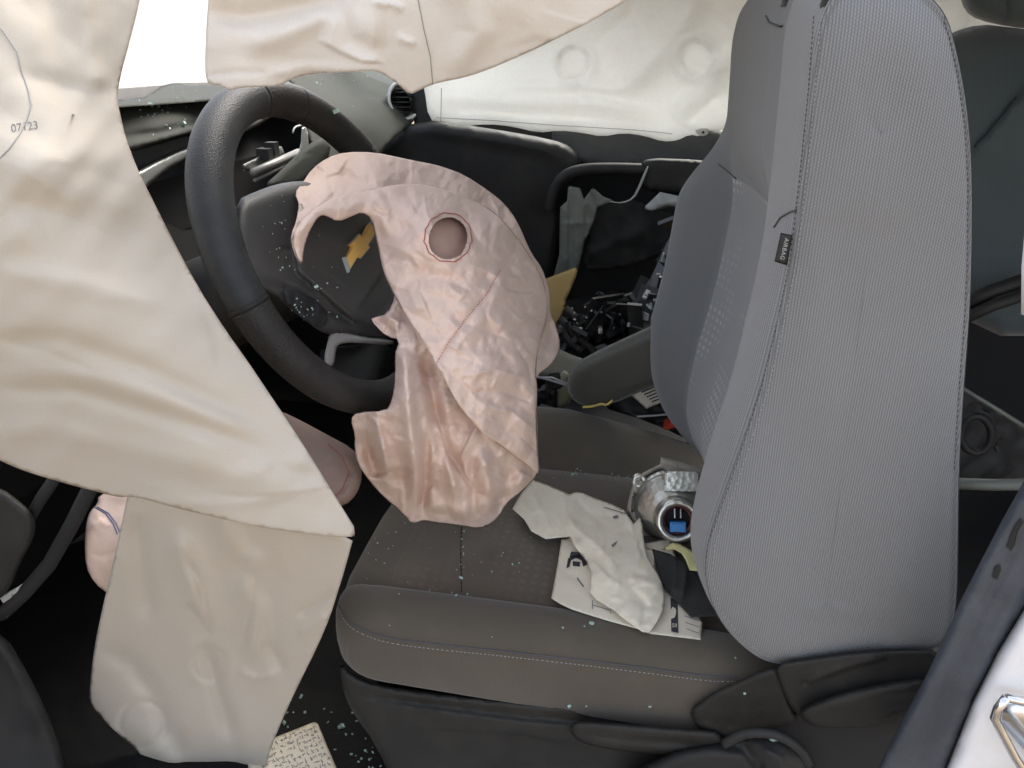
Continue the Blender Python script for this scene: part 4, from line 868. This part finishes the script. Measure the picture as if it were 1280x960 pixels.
lobe = [(366, 306), (368, 290), (376, 276), (388, 264), (402, 254), (420, 247), (445, 240), (470, 235), (492, 231), (516, 230), (535, 231), (552, 236), (568, 240), (584, 248), (604, 256), (622, 268), (640, 288), (652, 304), (664, 322), (672, 336), (680, 352), (684, 372), (685, 392), (681, 408), (676, 424), (671, 446), (670, 470), (672, 482), (670, 510), (672, 559), (675, 595), (664, 586), (650, 575), (634, 563), (618, 552), (602, 541), (585, 521), (570, 502), (558, 478), (546, 457), (536, 440), (526, 424), (516, 408), (508, 396), (498, 378), (489, 362), (481, 345), (475, 322), (470, 298), (464, 272), (452, 265), (438, 271), (422, 278), (407, 269), (399, 270), (391, 281), (384, 297), (380, 311), (378, 331), (371, 323)]
bt = tps(ctrl)
def lobe_depth(P):
    e_, _, _ = segdist(P, lobe, True)
    return bt(P) - .026 - .012 * (1 - np.exp(-e_ / 22))
f2 = [f for f in folds if f[0] not in 'sd' and all(inside1(p, lobe) for p in f[1])]
lob = sheet('front_fold', 'pink', lobe, lobe_depth, bag, through=True, res=1.6, thick=.004, edge=5, rnd=(4, .004), folds=f2, crum=(('f', 184, .0060, 38, 2.2, 2.2), ('f', 187, .0042, 23, 1.8, 1.0), ('f', 185, .0026, 12, 1.7, .6), ('f', 188, .0011, 7, 1.5, 2.0)),
    holes=([(560 + 24.5 * cos(k * pi / 10) * (1 + .03 * sin(k * 5)), 298 + 27 * sin(k * pi / 10) * (1 + .03 * cos(k * 7))) for k in range(20)],))
sheet('vent_shade_layer', 'pink_vent_shade', [(560 + 44 * cos(k * pi / 10), 298 + 46 * sin(k * pi / 10)) for k in range(20)], lambda P: bt(P) - .006, bag, res=3, thick=0, crum=(('f', 191, .002, 18),))  # extra sheet whose darker pink stands in for shade behind the vent hole
ring = [(560 + (29.5 + .9 * sin(k * 2.3)) * cos(k * pi / 18), 297 + (30.5 + .8 * cos(k * 1.7)) * sin(k * pi / 18)) for k in range(36)]
line_on('vent_stitching', 'redthread', ring, [lob], .0006, lob, 2.5, closed=True)
stitches('seam_stitching', 'redthread', [(625, 338), (608, 368), (585, 395), (560, 430), (545, 455)], [lob], lob, 4, .5, .0005)
lab = sheet('printed_label', 'paper', [(371, 268), (376, 252), (381, 262), (388, 272), (383, 285), (376, 290), (373, 282)], wpl(.05), bag, res=2.5, thick=.002)
m = MB()
for k in range(5): flat_on(m, [(374 + k, 262 + k * 4), (381 + k * .8, 260 + k * 4), (382 + k * .8, 262 + k * 4), (375 + k, 264 + k * 4)], [lab], .0006)
if m.V: m.build('label_print', 'bluethread', lab, smooth=False, bvh=False)
# pink cloths low down
kb = thing('knee_airbag', 'dull pinkish knee airbag bulging below the steering column', 'airbag', at(400, 600, y=.12))
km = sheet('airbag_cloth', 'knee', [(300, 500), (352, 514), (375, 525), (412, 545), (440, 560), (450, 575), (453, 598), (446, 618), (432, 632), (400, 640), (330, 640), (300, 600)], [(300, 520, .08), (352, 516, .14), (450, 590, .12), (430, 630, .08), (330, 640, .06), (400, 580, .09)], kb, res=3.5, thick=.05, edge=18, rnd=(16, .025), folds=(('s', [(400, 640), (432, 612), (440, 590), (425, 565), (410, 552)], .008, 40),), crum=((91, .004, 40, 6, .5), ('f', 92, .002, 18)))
line_on('hem_seam', 'redthread', [(410, 556), (428, 570), (436, 590), (428, 612), (412, 628)], [km], .0005, km)
sb = thing('side_airbag', 'small crumpled pink airbag end showing left of the hanging cream curtain', 'airbag', at(130, 730, y=-.03))
sm = sheet('airbag_cloth', 'pink', [(123, 619), (150, 610), (220, 612), (230, 720), (170, 750), (137, 744), (118, 729), (107, 708), (106, 680), (108, 650), (114, 637), (122, 630)], [(123, 621, .03), (220, 612, .03), (220, 720, .05), (118, 729, .01), (108, 650, .0), (160, 680, -.01)], sb, res=3, thick=.03, edge=14, rnd=(9, .014), folds=(('s', [(112, 660), (125, 648), (140, 658)], .008, 14), ('r', [(108, 690), (125, 696), (160, 685)], -.006, 4), ('g', [(118, 700), (140, 715), (160, 735)], .006, 8)), crum=((95, .003, 30, 7, .8), ('f', 96, .002, 14)))
for du in (0, 4):
    line_on('blue_stitching', 'bluethread', [(118 + du, 634), (132 + du, 642), (142 + du, 655), (147 + du, 668)], [sm], .0007, sm)
# ------------------------------------------------------------------ near curtain airbag
nc = thing('curtain_airbag', 'large cream airbag curtain hanging in front of the steering wheel with a folded lower panel', 'airbag', at(260, 900, y=-.1), 'curtain airbags')
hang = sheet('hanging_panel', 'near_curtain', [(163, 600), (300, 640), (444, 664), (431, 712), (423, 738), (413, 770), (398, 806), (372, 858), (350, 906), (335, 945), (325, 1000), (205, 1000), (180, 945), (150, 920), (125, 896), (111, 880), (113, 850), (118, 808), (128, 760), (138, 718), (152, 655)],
  [(163, 600, -.085), (447, 668, -.100), (420, 740, -.075), (330, 960, .03), (110, 880, .03), (200, 990, .02), (250, 780, -.035), (150, 700, -.055), (300, 880, .005), (320, 700, -.075)], nc, res=3.5, thick=.006, edge=6, rnd=(2.5, .0015),
  folds=(('disc', 178, 905, 28, .006), ('g', [(255, 800), (268, 850), (290, 925)], -0.0170, 10), ('disc', 262, 830, 20, .004), ('g', [(120, 806), (165, 830), (200, 880), (225, 950)], -0.0150, 14), ('g', [(170, 640), (180, 720), (190, 780)], -0.0170, 16), ('g', [(215, 660), (240, 720), (262, 790)], 0.0204, 16), ('g', [(228, 690), (250, 730), (262, 785)], -0.0102, 6), ('r', [(232, 755), (250, 775), (262, 795)], -0.0119, 6), ('g', [(300, 720), (320, 760), (318, 830)], 0.0136, 14), ('r', [(320, 720), (312, 770), (300, 815)], -0.0085, 7), ('r', [(370, 770), (395, 755), (418, 738)], -0.0102, 5), ('r', [(372, 795), (395, 780), (410, 768)], 0.0085, 5), ('g', [(330, 800), (350, 830), (352, 840)], -0.0102, 8), ('r', [(296, 838), (320, 848), (345, 842)], 0.0085, 5), ('g', [(270, 640), (300, 690), (330, 710)], 0.0102, 14), ('g', [(140, 880), (220, 960), (240, 1000)], 0.0080, 16)),
  crum=((101, .008, 80, 7, .4), ('f', 102, .0022, 34, 2.5, 1.2)))
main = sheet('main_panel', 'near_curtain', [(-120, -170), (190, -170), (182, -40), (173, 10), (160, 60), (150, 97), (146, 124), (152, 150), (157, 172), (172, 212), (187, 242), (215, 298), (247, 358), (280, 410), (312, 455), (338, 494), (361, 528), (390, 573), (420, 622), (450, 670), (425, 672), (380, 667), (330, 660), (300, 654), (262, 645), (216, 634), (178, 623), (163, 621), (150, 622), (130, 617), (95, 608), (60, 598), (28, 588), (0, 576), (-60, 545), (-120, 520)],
  [(-100, -150, -.01), (180, -150, .04), (160, 60, -.02), (150, 124, -.045), (230, 330, -.07), (330, 480, -.085), (448, 670, -.105), (300, 652, -.125), (163, 621, -.115), (0, 576, -.12), (-120, 520, -.12), (0, 0, -.07), (60, 200, -.135), (60, 420, -.155), (200, 420, -.125), (250, 560, -.135), (-100, 200, -.14)], nc, res=4, thick=.005, edge=6, rnd=(2.5, .001),
  folds=(('g', [(-40, 335), (60, 345), (170, 370), (260, 400)], 0.0045, 16), ('g', [(-40, 425), (80, 425), (180, 460), (300, 520), (360, 545)], -0.0053, 13), ('g', [(20, 458), (110, 470), (230, 505), (350, 545)], 0.0053, 13), ('g', [(-20, 485), (100, 490), (200, 520), (330, 562)], -0.0058, 11), ('g', [(-40, 545), (60, 535), (160, 560), (280, 590), (380, 610)], 0.0045, 16),
  ('g', [(-20, 270), (80, 255), (200, 300), (260, 340)], -0.0036, 22), ('g', [(-40, 215), (60, 200), (150, 190)], 0.0036, 20), ('g', [(100, -60), (110, 60), (130, 130)], 0.0045, 14), ('g', [(60, -60), (70, 50), (80, 130)], -0.0027, 14), ('g', [(20, 90), (70, 105), (150, 118)], -0.0036, 12),
  ('s', [(430, 604), (392, 612), (345, 618), (300, 618), (250, 612)], 0.0027, 60), ('g', [(330, 575), (400, 598), (425, 610)], -0.0031, 10), ('g', [(168, 622), (240, 630), (310, 628), (415, 607)], 0.0022, 7), ('g', [(310, 595), (340, 580), (390, 580)], 0.0027, 10), ('r', [(0, 425), (60, 440), (130, 470)], -0.0018, 5)),
  crum=((103, .005, 90, 7, .15), ('f', 104, .0016, 46, 2.2, .35), (107, .001, 30, 6, .6)))
line_on('seam_thread', 'greythread', [(-5, 30), (5, 40), (22, 66), (27, 90), (36, 115), (39, 132), (34, 150), (25, 168), (12, 186), (0, 198), (-10, 210)], [main], .0005, main)
decal('date_stamp', '07123', 31, 159, 14.5, 8, [main], 'greyink', main, .0004, .95, 1.0)
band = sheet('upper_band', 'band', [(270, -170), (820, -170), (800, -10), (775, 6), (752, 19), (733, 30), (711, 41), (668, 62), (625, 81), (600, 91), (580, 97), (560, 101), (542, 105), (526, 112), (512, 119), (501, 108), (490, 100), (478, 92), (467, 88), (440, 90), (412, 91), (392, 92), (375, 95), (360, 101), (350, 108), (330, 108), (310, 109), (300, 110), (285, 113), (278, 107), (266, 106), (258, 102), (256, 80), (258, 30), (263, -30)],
  [(265, -150, .05), (256, 60, .05), (280, 110, .05), (380, 95, .05), (512, 118, .02), (600, 90, .0), (800, -20, -.03), (700, -150, -.05), (500, -100, -.02), (450, 40, .0), (330, -100, .02), (640, 0, -.04)], nc, res=3.5, thick=.004, edge=6, rnd=(2, .001),
  folds=(('s', [(480, 79), (450, 77), (425, 66), (410, 57), (395, 50)], .012, 60), ('g', [(480, 84), (440, 86), (380, 84), (330, 95)], .006, 8), ('g', [(250, 10), (300, 22), (380, 10), (440, -10)], -.014, 14), ('g', [(300, 60), (360, 40), (420, 10)], .010, 16), ('r', [(462, 3), (490, 5), (504, 14)], .006, 4), ('r', [(495, 46), (510, 52), (520, 55)], .005, 4), ('g', [(420, 0), (440, 50), (480, 75)], -.008, 12), ('g', [(560, -30), (600, 40), (560, 95)], .008, 18), ('r', [(250, 95), (290, 90), (340, 90)], -.004, 3)),
  crum=((105, .005, 70, 7, .25), ('f', 106, .0016, 34, 2.2, .2)))
sheet('glow_panel', 'glow_cloth', [(120, -170), (300, -170), (300, 108), (285, 112), (278, 107), (266, 106), (250, 105), (240, 107), (222, 104), (212, 105), (202, 108), (190, 116), (180, 122), (165, 124), (140, 126), (120, 126)], [(120, -150, .07), (300, -150, .06), (300, 100, .065), (130, 120, .065), (210, 0, .06)], nc, res=4, thick=0, smooth_it=0, folds=(('g', [(200, -100), (205, 0), (200, 100)], .008, 16),), crum=((109, .004, 50),))  # added see-through sheet; the white wall behind makes it glow like blown-out cloth
line_on('band_seam', 'greythread', [(519, -20), (525, 10), (530, 36), (538, 70), (541, 104)], [band], .0004, band)
# ------------------------------------------------------------------ things lying on the driver seat
def paper(name, mat, o, ctrl, lab, cat='paper', **k):
    p = sheet(name, mat, o, ctrl, None, thick=k.pop('thick', .0012), **k); return tag(p, lab, cat)
zt = .317
form = paper('printed_form', 'paper', [(802, 680), (809, 792), (876, 800), (878, 778), (856, 742), (846, 700), (838, 672)], [(802, 680, 'z', zt + .004), (812, 792, 'z', zt), (878, 790, 'z', zt), (846, 690, 'z', zt + .006), (850, 750, 'z', zt + .004)], 'white printed form with black bar peeking out under the black webbing', res=3, smooth_it=0, crum=((111, .001, 30),))
m = MB(); flat_on(m, [(838, 748), (847, 750), (848, 792), (839, 790)], [form], .0008); m.build('black_bar', 'ink', form, smooth=False, bvh=False)
m = MB()
for k in range(4): flat_on(m, [(854 + k * 1.2, 762 + k * 8), (874, 768 + k * 8), (874, 768.8 + k * 8), (854 + k * 1.2, 762.8 + k * 8)], [form], .0008)
m.build('form_line', 'greyink', form, smooth=False, bvh=False)
decal('form_lettering', 'SII', 843, 783, 7, 0, [form], 'paper', form, .0014)
car2 = paper('logo_paper', 'paper2', [(702, 673), (697, 705), (689, 748), (702, 756), (715, 762), (740, 770), (763, 777), (800, 787), (815, 760), (820, 690), (760, 660)], [(702, 673, 'z', zt + .004), (689, 748, 'z', zt - .001), (763, 777, 'z', zt + .001), (815, 700, 'z', zt + .012), (750, 720, 'z', zt + .005)], 'white paper with small dark car mark and brown stain under the crumpled sheet', res=3, smooth_it=0, crum=(('f', 112, .0008, 22),))
tp_o = [(666, 600), (640, 636), (682, 674), (721, 691), (742, 752), (812, 791), (831, 744), (805, 676), (780, 637), (720, 615)]
top = paper('crumpled_paper', 'paper2', [(666, 600), (652, 616), (640, 636), (647, 642), (655, 649), (664, 664), (682, 674), (700, 672), (712, 671), (717, 682), (724, 690), (734, 702), (739, 714), (738, 728), (737, 740), (746, 751), (766, 762), (780, 774), (793, 783), (803, 790), (812, 791), (822, 776), (829, 762), (831, 744), (827, 728), (819, 712), (809, 694), (805, 676), (803, 656), (800, 646), (792, 655), (780, 637), (765, 630), (742, 622), (728, 616), (720, 615), (712, 618), (701, 613), (685, 606)],
  [(666, 600, 'z', zt + .018), (640, 636, 'z', zt + .012), (682, 674, 'z', zt + .010), (721, 691, 'z', zt + .014), (760, 650, 'z', zt + .022), (800, 648, 'z', zt + .025), (742, 752, 'z', zt + .008), (812, 790, 'z', zt + .006), (831, 740, 'z', zt + .012), (770, 710, 'z', zt + .022), (712, 618, 'z', zt + .020)], 'grey white crumpled paper sheet spread across the driver seat', res=2.6, smooth_it=0, edge=8,
  folds=(('s', [(722, 692), (712, 665), (704, 640), (702, 615)], .006, 26), ('r', [(704, 640), (720, 660), (750, 685), (770, 710)], .007, 6), ('r', [(716, 618), (735, 640), (760, 660)], -.004, 5), ('r', [(660, 610), (680, 640), (690, 668)], .004, 6), ('r', [(780, 640), (796, 670), (800, 700)], .007, 5), ('g', [(790, 690), (812, 720), (825, 755)], .006, 14), ('r', [(792, 655), (797, 675), (801, 690)], -.006, 3), ('g', [(740, 700), (770, 740), (800, 775)], .004, 16)) + rand_creases(tp_o, 40, 31, .0022, (15, 60)), crum=((113, .002, 44, 8, 1), ('f', 114, .0014, 20), ('f', 115, .0005, 8)))
m = MB(); c0 = np.array([(708, 711), (710, 699), (716, 694), (724, 693), (731, 697), (734, 706), (729, 709), (727, 701), (720, 698), (714, 701), (712, 709)], float)
for pl in (c0, [(716, 702), (725, 703), (725, 709), (716, 708)], [(712, 697), (714, 690), (727, 691), (731, 698), (726, 694), (716, 693)]): flat_on(m, [tuple(p) for p in pl], [top, car2], .0008)
m.build('car_mark', 'ink', car2, smooth=False, bvh=False)
pp = ([(740, 756), (763, 763), (763, 764), (740, 757)], [(740, 751), (741, 751), (741, 762), (740, 762)], [(763, 758), (764, 758), (764, 768), (763, 768)], [(755, 634), (782, 642), (782, 643), (755, 635)], [(766, 646), (772, 644), (773, 648), (767, 649)], [(764, 682), (772, 676), (770, 681), (766, 685)], [(722, 722), (730, 733), (729, 735), (721, 724)])
for pl in pp:
    m = MB(); flat_on(m, pl, [top, car2], .0008)
    if m.V: m.build('printed_mark', 'greyink', top, smooth=False, bvh=False)
# lamp unit
lamp = thing('headlamp_unit', 'silver projector headlamp unit with blue connector lying on the driver seat', 'headlamp', at(840, 660, z=zt))
lc = np.array(at(839, 634, y=.235)); ax = CLOC - lc; ax = ax / np.linalg.norm(ax) + np.array([.10, -.02, -.12]); ax /= np.linalg.norm(ax)
lpl = lambda h: (lambda P: dep(P[:, 0], P[:, 1], pl=(lc + ax * h, ax)))
plate = sheet('mounting_bracket', 'lampplate', [(826, 571), (850, 577), (884, 588), (905, 600), (905, 690), (855, 687), (828, 684), (806, 675), (791, 655), (783, 637), (788, 614), (793, 597), (805, 590), (825, 580)], lpl(-.016), lamp, res=2.6, thick=.012, smooth_it=0, edge=5, rnd=(3, .003),
   folds=(('r', [(806, 676), (788, 638), (796, 600), (826, 576), (900, 600)], .006, 2.5), ('g', [(800, 610), (812, 596), (832, 586)], -.014, 4)), holes=([(806, 602), (815, 592), (830, 585), (833, 592), (816, 602), (810, 607)], [(788, 632), (793, 612), (796, 618), (793, 640), (790, 642)]), crum=((121, .0015, 10),))
m = MB(); m.lathe(lc, ax, [(.048, -.020), (.0485, -.012), (.0455, -.010), (.045, -.006), (.044, .000)], 48); BWL = m
bc = lc + ax * .03 + np.array(at(845, 649, pl=(lc + ax * .05, ax)) - at(839, 634, pl=(lc + ax * .05, ax))) * .8
e1_ = np.cross(ax, [0, 0, 1.0]); e1_ /= np.linalg.norm(e1_); e2_ = np.cross(ax, e1_); V = []; F = []
for i in range(9):
    t = i / 8; c = lc + (bc - ax * .010 - lc) * t ** 1.25; r_ = .044 + (.0275 - .044) * t ** 1.7
    V += [c + r_ * (cos(a) * e1_ + sin(a) * e2_) for a in np.linspace(0, 2 * pi, 48, endpoint=False)]
F = [(i * 48 + k, i * 48 + (k + 1) % 48, (i + 1) * 48 + (k + 1) % 48, (i + 1) * 48 + k) for i in range(8) for k in range(48)]
BWL.add(V, F); BWL.build('reflector_bowl', 'alu', lamp)
m = MB(); m.lathe(bc, ax, [(.030, -.012), (.0285, .008), (.0275, .014), (.0255, .017), (.0205, .016), (.0195, .012), (.0190, -.012)], 40); m.build('bulb_collar', 'alu', lamp)
m = MB(); m.lathe(bc, ax, [(.0192, -.010), (.0005, -.010)], 24); m.build('socket_recess', 'deepblack', lamp)
m = MB(); m.lathe(bc, ax, [(.0188, -.008), (.0188, .004), (.0165, .004), (.0165, -.008)], 24); m.build('inner_ring', 'darkred', lamp)
ux = RT - ax * (RT @ ax); ux /= np.linalg.norm(ux); uy = np.cross(ax, ux); RB = np.column_stack([ux, uy, ax])
m = MB(); m.box(bc - uy * .0085 + ax * .001, .020, .0125, .016, RB); m.box(bc - uy * .0085 + ax * .010, .016, .009, .004, RB); m.build('blue_connector', 'blue', lamp, smooth=False)
m = MB()
for s in (-1, 1): m.box(bc + uy * .009 + ux * .0038 * s + ax * .002, .0016, .012, .010, RB)
m.build('terminal_pin', 'chrome', lamp, smooth=False)
m = MB(); tc_ = np.array(at(850, 598, pl=(lc, ax))); m.box(tc_ + ax * .004, .042, .018, .034, RB); m.box(tc_ + ax * .016 + uy * .004, .036, .014, .016, RB); m.box(tc_ - uy * .011 + ax * .008, .046, .008, .022, RB)
m.build('levelling_motor', 'alu', lamp, smooth=False)
m = MB(); ec = np.array(at(799, 601, pl=(lc - ax * .02, ax))); m.lathe(ec, ax, [(.0105, -.004), (.0105, .005), (.008, .007), (.005, .007), (.0045, .004), (.004, .008), (.0005, .010)], 20); m.box(ec + ux * .014 - uy * .010, .026, .006, .006, RB); m.build('fixing_lug', 'alu', lamp)
m = MB(); ec = np.array(at(858, 676, pl=(lc - ax * .02, ax))); m.lathe(ec, ax, [(.006, -.004), (.006, .004), (.003, .006), (.0005, .006)], 14); m.build('lower_screw', 'alu', lamp)
# black webbing, yellow rag
st = sheet('black_webbing', 'strap', [(815, 686), (837, 692), (852, 700), (876, 712), (900, 730), (900, 770), (864, 772), (845, 752), (830, 736), (822, 715)], [(815, 686, 'z', zt + .018), (837, 692, 'z', zt + .022), (876, 712, 'z', zt + .02), (864, 772, 'z', zt + .006), (830, 736, 'z', zt + .01), (895, 745, 'z', zt + .012)], None, res=3, thick=.003, smooth_it=0, folds=(('s', [(837, 745), (842, 720), (840, 692)], .010, 22), ('r', [(858, 704), (856, 730), (850, 756)], .008, 4)))
tag(st, 'folded black webbing strap lying beside the headlamp unit', 'strap')
yc = sheet('yellow_rag', 'yellow', [(825, 688), (841, 678), (850, 680), (873, 693), (890, 700), (890, 716), (873, 714), (862, 713), (857, 700), (852, 692), (843, 687)], [(825, 688, 'z', zt + .026), (841, 678, 'z', zt + .036), (873, 693, 'z', zt + .034), (873, 714, 'z', zt + .026), (850, 690, 'z', zt + .034)], None, res=2.5, thick=.0015, smooth_it=0, folds=(('r', [(842, 680), (846, 688), (860, 710)], .004, 4),), crum=((131, .002, 14),))
tag(yc, 'pale yellow rag corner under the headlamp unit', 'rag')
# gap between seat and console
bk = sheet('warning_leaflet', 'paper', [(786, 492), (800, 488), (836, 474), (850, 470), (856, 492), (830, 502), (808, 511)], [(786, 492, 'y', .585), (850, 470, 'y', .57), (808, 511, 'y', .56), (850, 495, 'y', .555)], None, res=3, thick=.001, smooth_it=0)
tag(bk, 'printed leaflet wedged in the gap under the armrest', 'leaflet')
m = MB()
for k in range(5): flat_on(m, [(802 + k * 3.2, 489.5 + k * 3.0), (824 + k * 3.6, 480.5 + k * 3.0), (824.3 + k * 3.6, 482 + k * 3.0), (802.3 + k * 3.2, 491.2 + k * 3.0)], [bk], .0008)
if m.V: m.build('leaflet_text', 'ink', bk, smooth=False, bvh=False)
m = MB(); m.prism(at(np.array([829, 848, 862, 863, 845, 831]), np.array([534, 523, 518, 526, 534, 538]), y=.55), (0, .02, .004)); o = m.build('red_clip', 'redp', smooth=False); tag(o, 'red plastic buckle clip wedged beside the seat', 'buckle')
gp = sheet('seat_gap_lining', 'black', [(740, 505), (790, 480), (900, 460), (930, 600), (880, 560), (820, 530)], [(740, 505, .59), (900, 460, .60), (930, 600, .56), (820, 530, .57)], None, res=5, thick=.01, crum=((141, .012, 24),), folds=(('r', [(790, 525), (830, 512), (870, 505)], .012, 4), ('r', [(800, 532), (840, 520), (870, 516)], -.012, 4)))
tag(gp, 'crumpled black trim in the gap between seat and console', 'trim')
m = MB(); a = chaikin([(728, 509), (742, 508), (752, 504), (758, 507), (766, 500)], 1, False); m.tube(at(a[:, 0], a[:, 1], y=.50), .0022, 6); o = m.build('yellow_wire', 'wire_yellow'); tag(o, 'short yellow wire lying under the armrest tip', 'wire')
m = MB(); a = chaikin([(796, 521), (826, 519), (858, 515)], 1, False); m.tube(at(a[:, 0], a[:, 1], y=.555), .0018, 6); o = m.build('grey_wire', 'wire_grey'); tag(o, 'thin grey wire above the red buckle clip', 'wire')
# card on the floor
cd = sheet('symbol_card', 'paper', [(310, 938), (320, 931), (358, 916), (396, 901), (408, 930), (424, 968), (424, 1000), (310, 1000)], lambda P: dep(P[:, 0], P[:, 1], z=-.02), None, res=4, thick=.002, smooth_it=0)
tag(cd, 'beige printed card with rows of symbols on the black footwell carpet', 'card')
m = MB(); r3 = np.random.default_rng(9); e1 = np.array([38, -15.]) / 40.8; e2 = np.array([12, 29.]) / 31.4; o0 = np.array([396, 901.])
for i in range(9):
    for j in range(13):
        p = o0 - e1 * (6 + 6.4 * j) + e2 * (6 + 7.2 * i)
        if r3.random() < .12: continue
        for k in range(3):
            a = p + e1 * r3.uniform(-2, 2) + e2 * r3.uniform(-2, 2); b = (e1 if r3.random() < .5 else e2) * r3.uniform(1, 2.6); c = np.array([-b[1], b[0]]) / np.hypot(*b) * .35
            flat_on(m, [a - b - c, a + b - c, a + b + c, a - b + c], [cd], .0006)
m.build('card_print', 'greyink', cd, smooth=False, bvh=False)
# broken glass crumbs
seat_t = [cush, cins]
crumbs('glass_crumbs', [(577, 690, 3, 30, 12), (650, 680, 30, 20, 12), (640, 720, 30, 14, 5), (560, 742, 40, 4, 7), (500, 690, 30, 20, 8), (470, 690, 14, 14, 5), (730, 592, 40, 5, 22), (660, 780, 90, 8, 3), (840, 612, 30, 8, 4), (790, 780, 30, 5, 4), (560, 600, 100, 60, 5)], seat_t, None, 'scattered crumbs of broken glass on the driver seat cushion', seed=2)
crumbs('glass_crumbs', [(380, 385, 14, 12, 33), (340, 280, 20, 40, 22), (400, 350, 30, 30, 8)], [hubp] + [o for o in BV if o.name in ('switch_opening',)], None, 'tiny glass crumbs caught on the steering wheel hub', smin=.0008, smax=.0022, seed=3)
crumbs('glass_crumbs', [(220, 135, 50, 16, 38), (430, 108, 30, 14, 22), (250, 150, 50, 20, 22)], [o for o in BV if o.name in ('instrument_hood', 'top_pad', 'dash_panel')], None, 'fine glass dust sprinkled over the dashboard top', smin=.001, smax=.0025, seed=4)
crumbs('glass_crumbs', [(440, 890, 20, 40, 22), (345, 900, 20, 12, 8), (460, 945, 14, 14, 22), (370, 880, 30, 30, 16)], [o for o in BV if o.name == 'footwell_carpet'], None, 'glass crumbs in the dark driver footwell', smin=.0015, smax=.004, seed=5)
crumbs('glass_crumbs', [(852, 912, 2, 2, 2), (740, 880, 60, 6, 3), (990, 926, 10, 5, 7), (910, 820, 20, 30, 2)], [o for o in BV if o.name in ('side_valance', 'recliner_arm_cover', 'belt_anchor', 'cushion_cover', 'recline_lever')], None, 'a few glass crumbs on the plastic seat base', smin=.0015, smax=.004, seed=6)
for u, v, n_, s_, lb in ((429, 148, 1, .008, 'white glass chip on the dash beside the steering wheel'),):
    q = hit(418, 140); m = MB(); m.box(q[0] + q[1] * .003, s_, s_ * .6, s_ * .7, np.linalg.qr(rng.normal(size=(3, 3)))[0]); tag(m.build('glass_chip', 'glass', smooth=False), lb, 'glass chip')
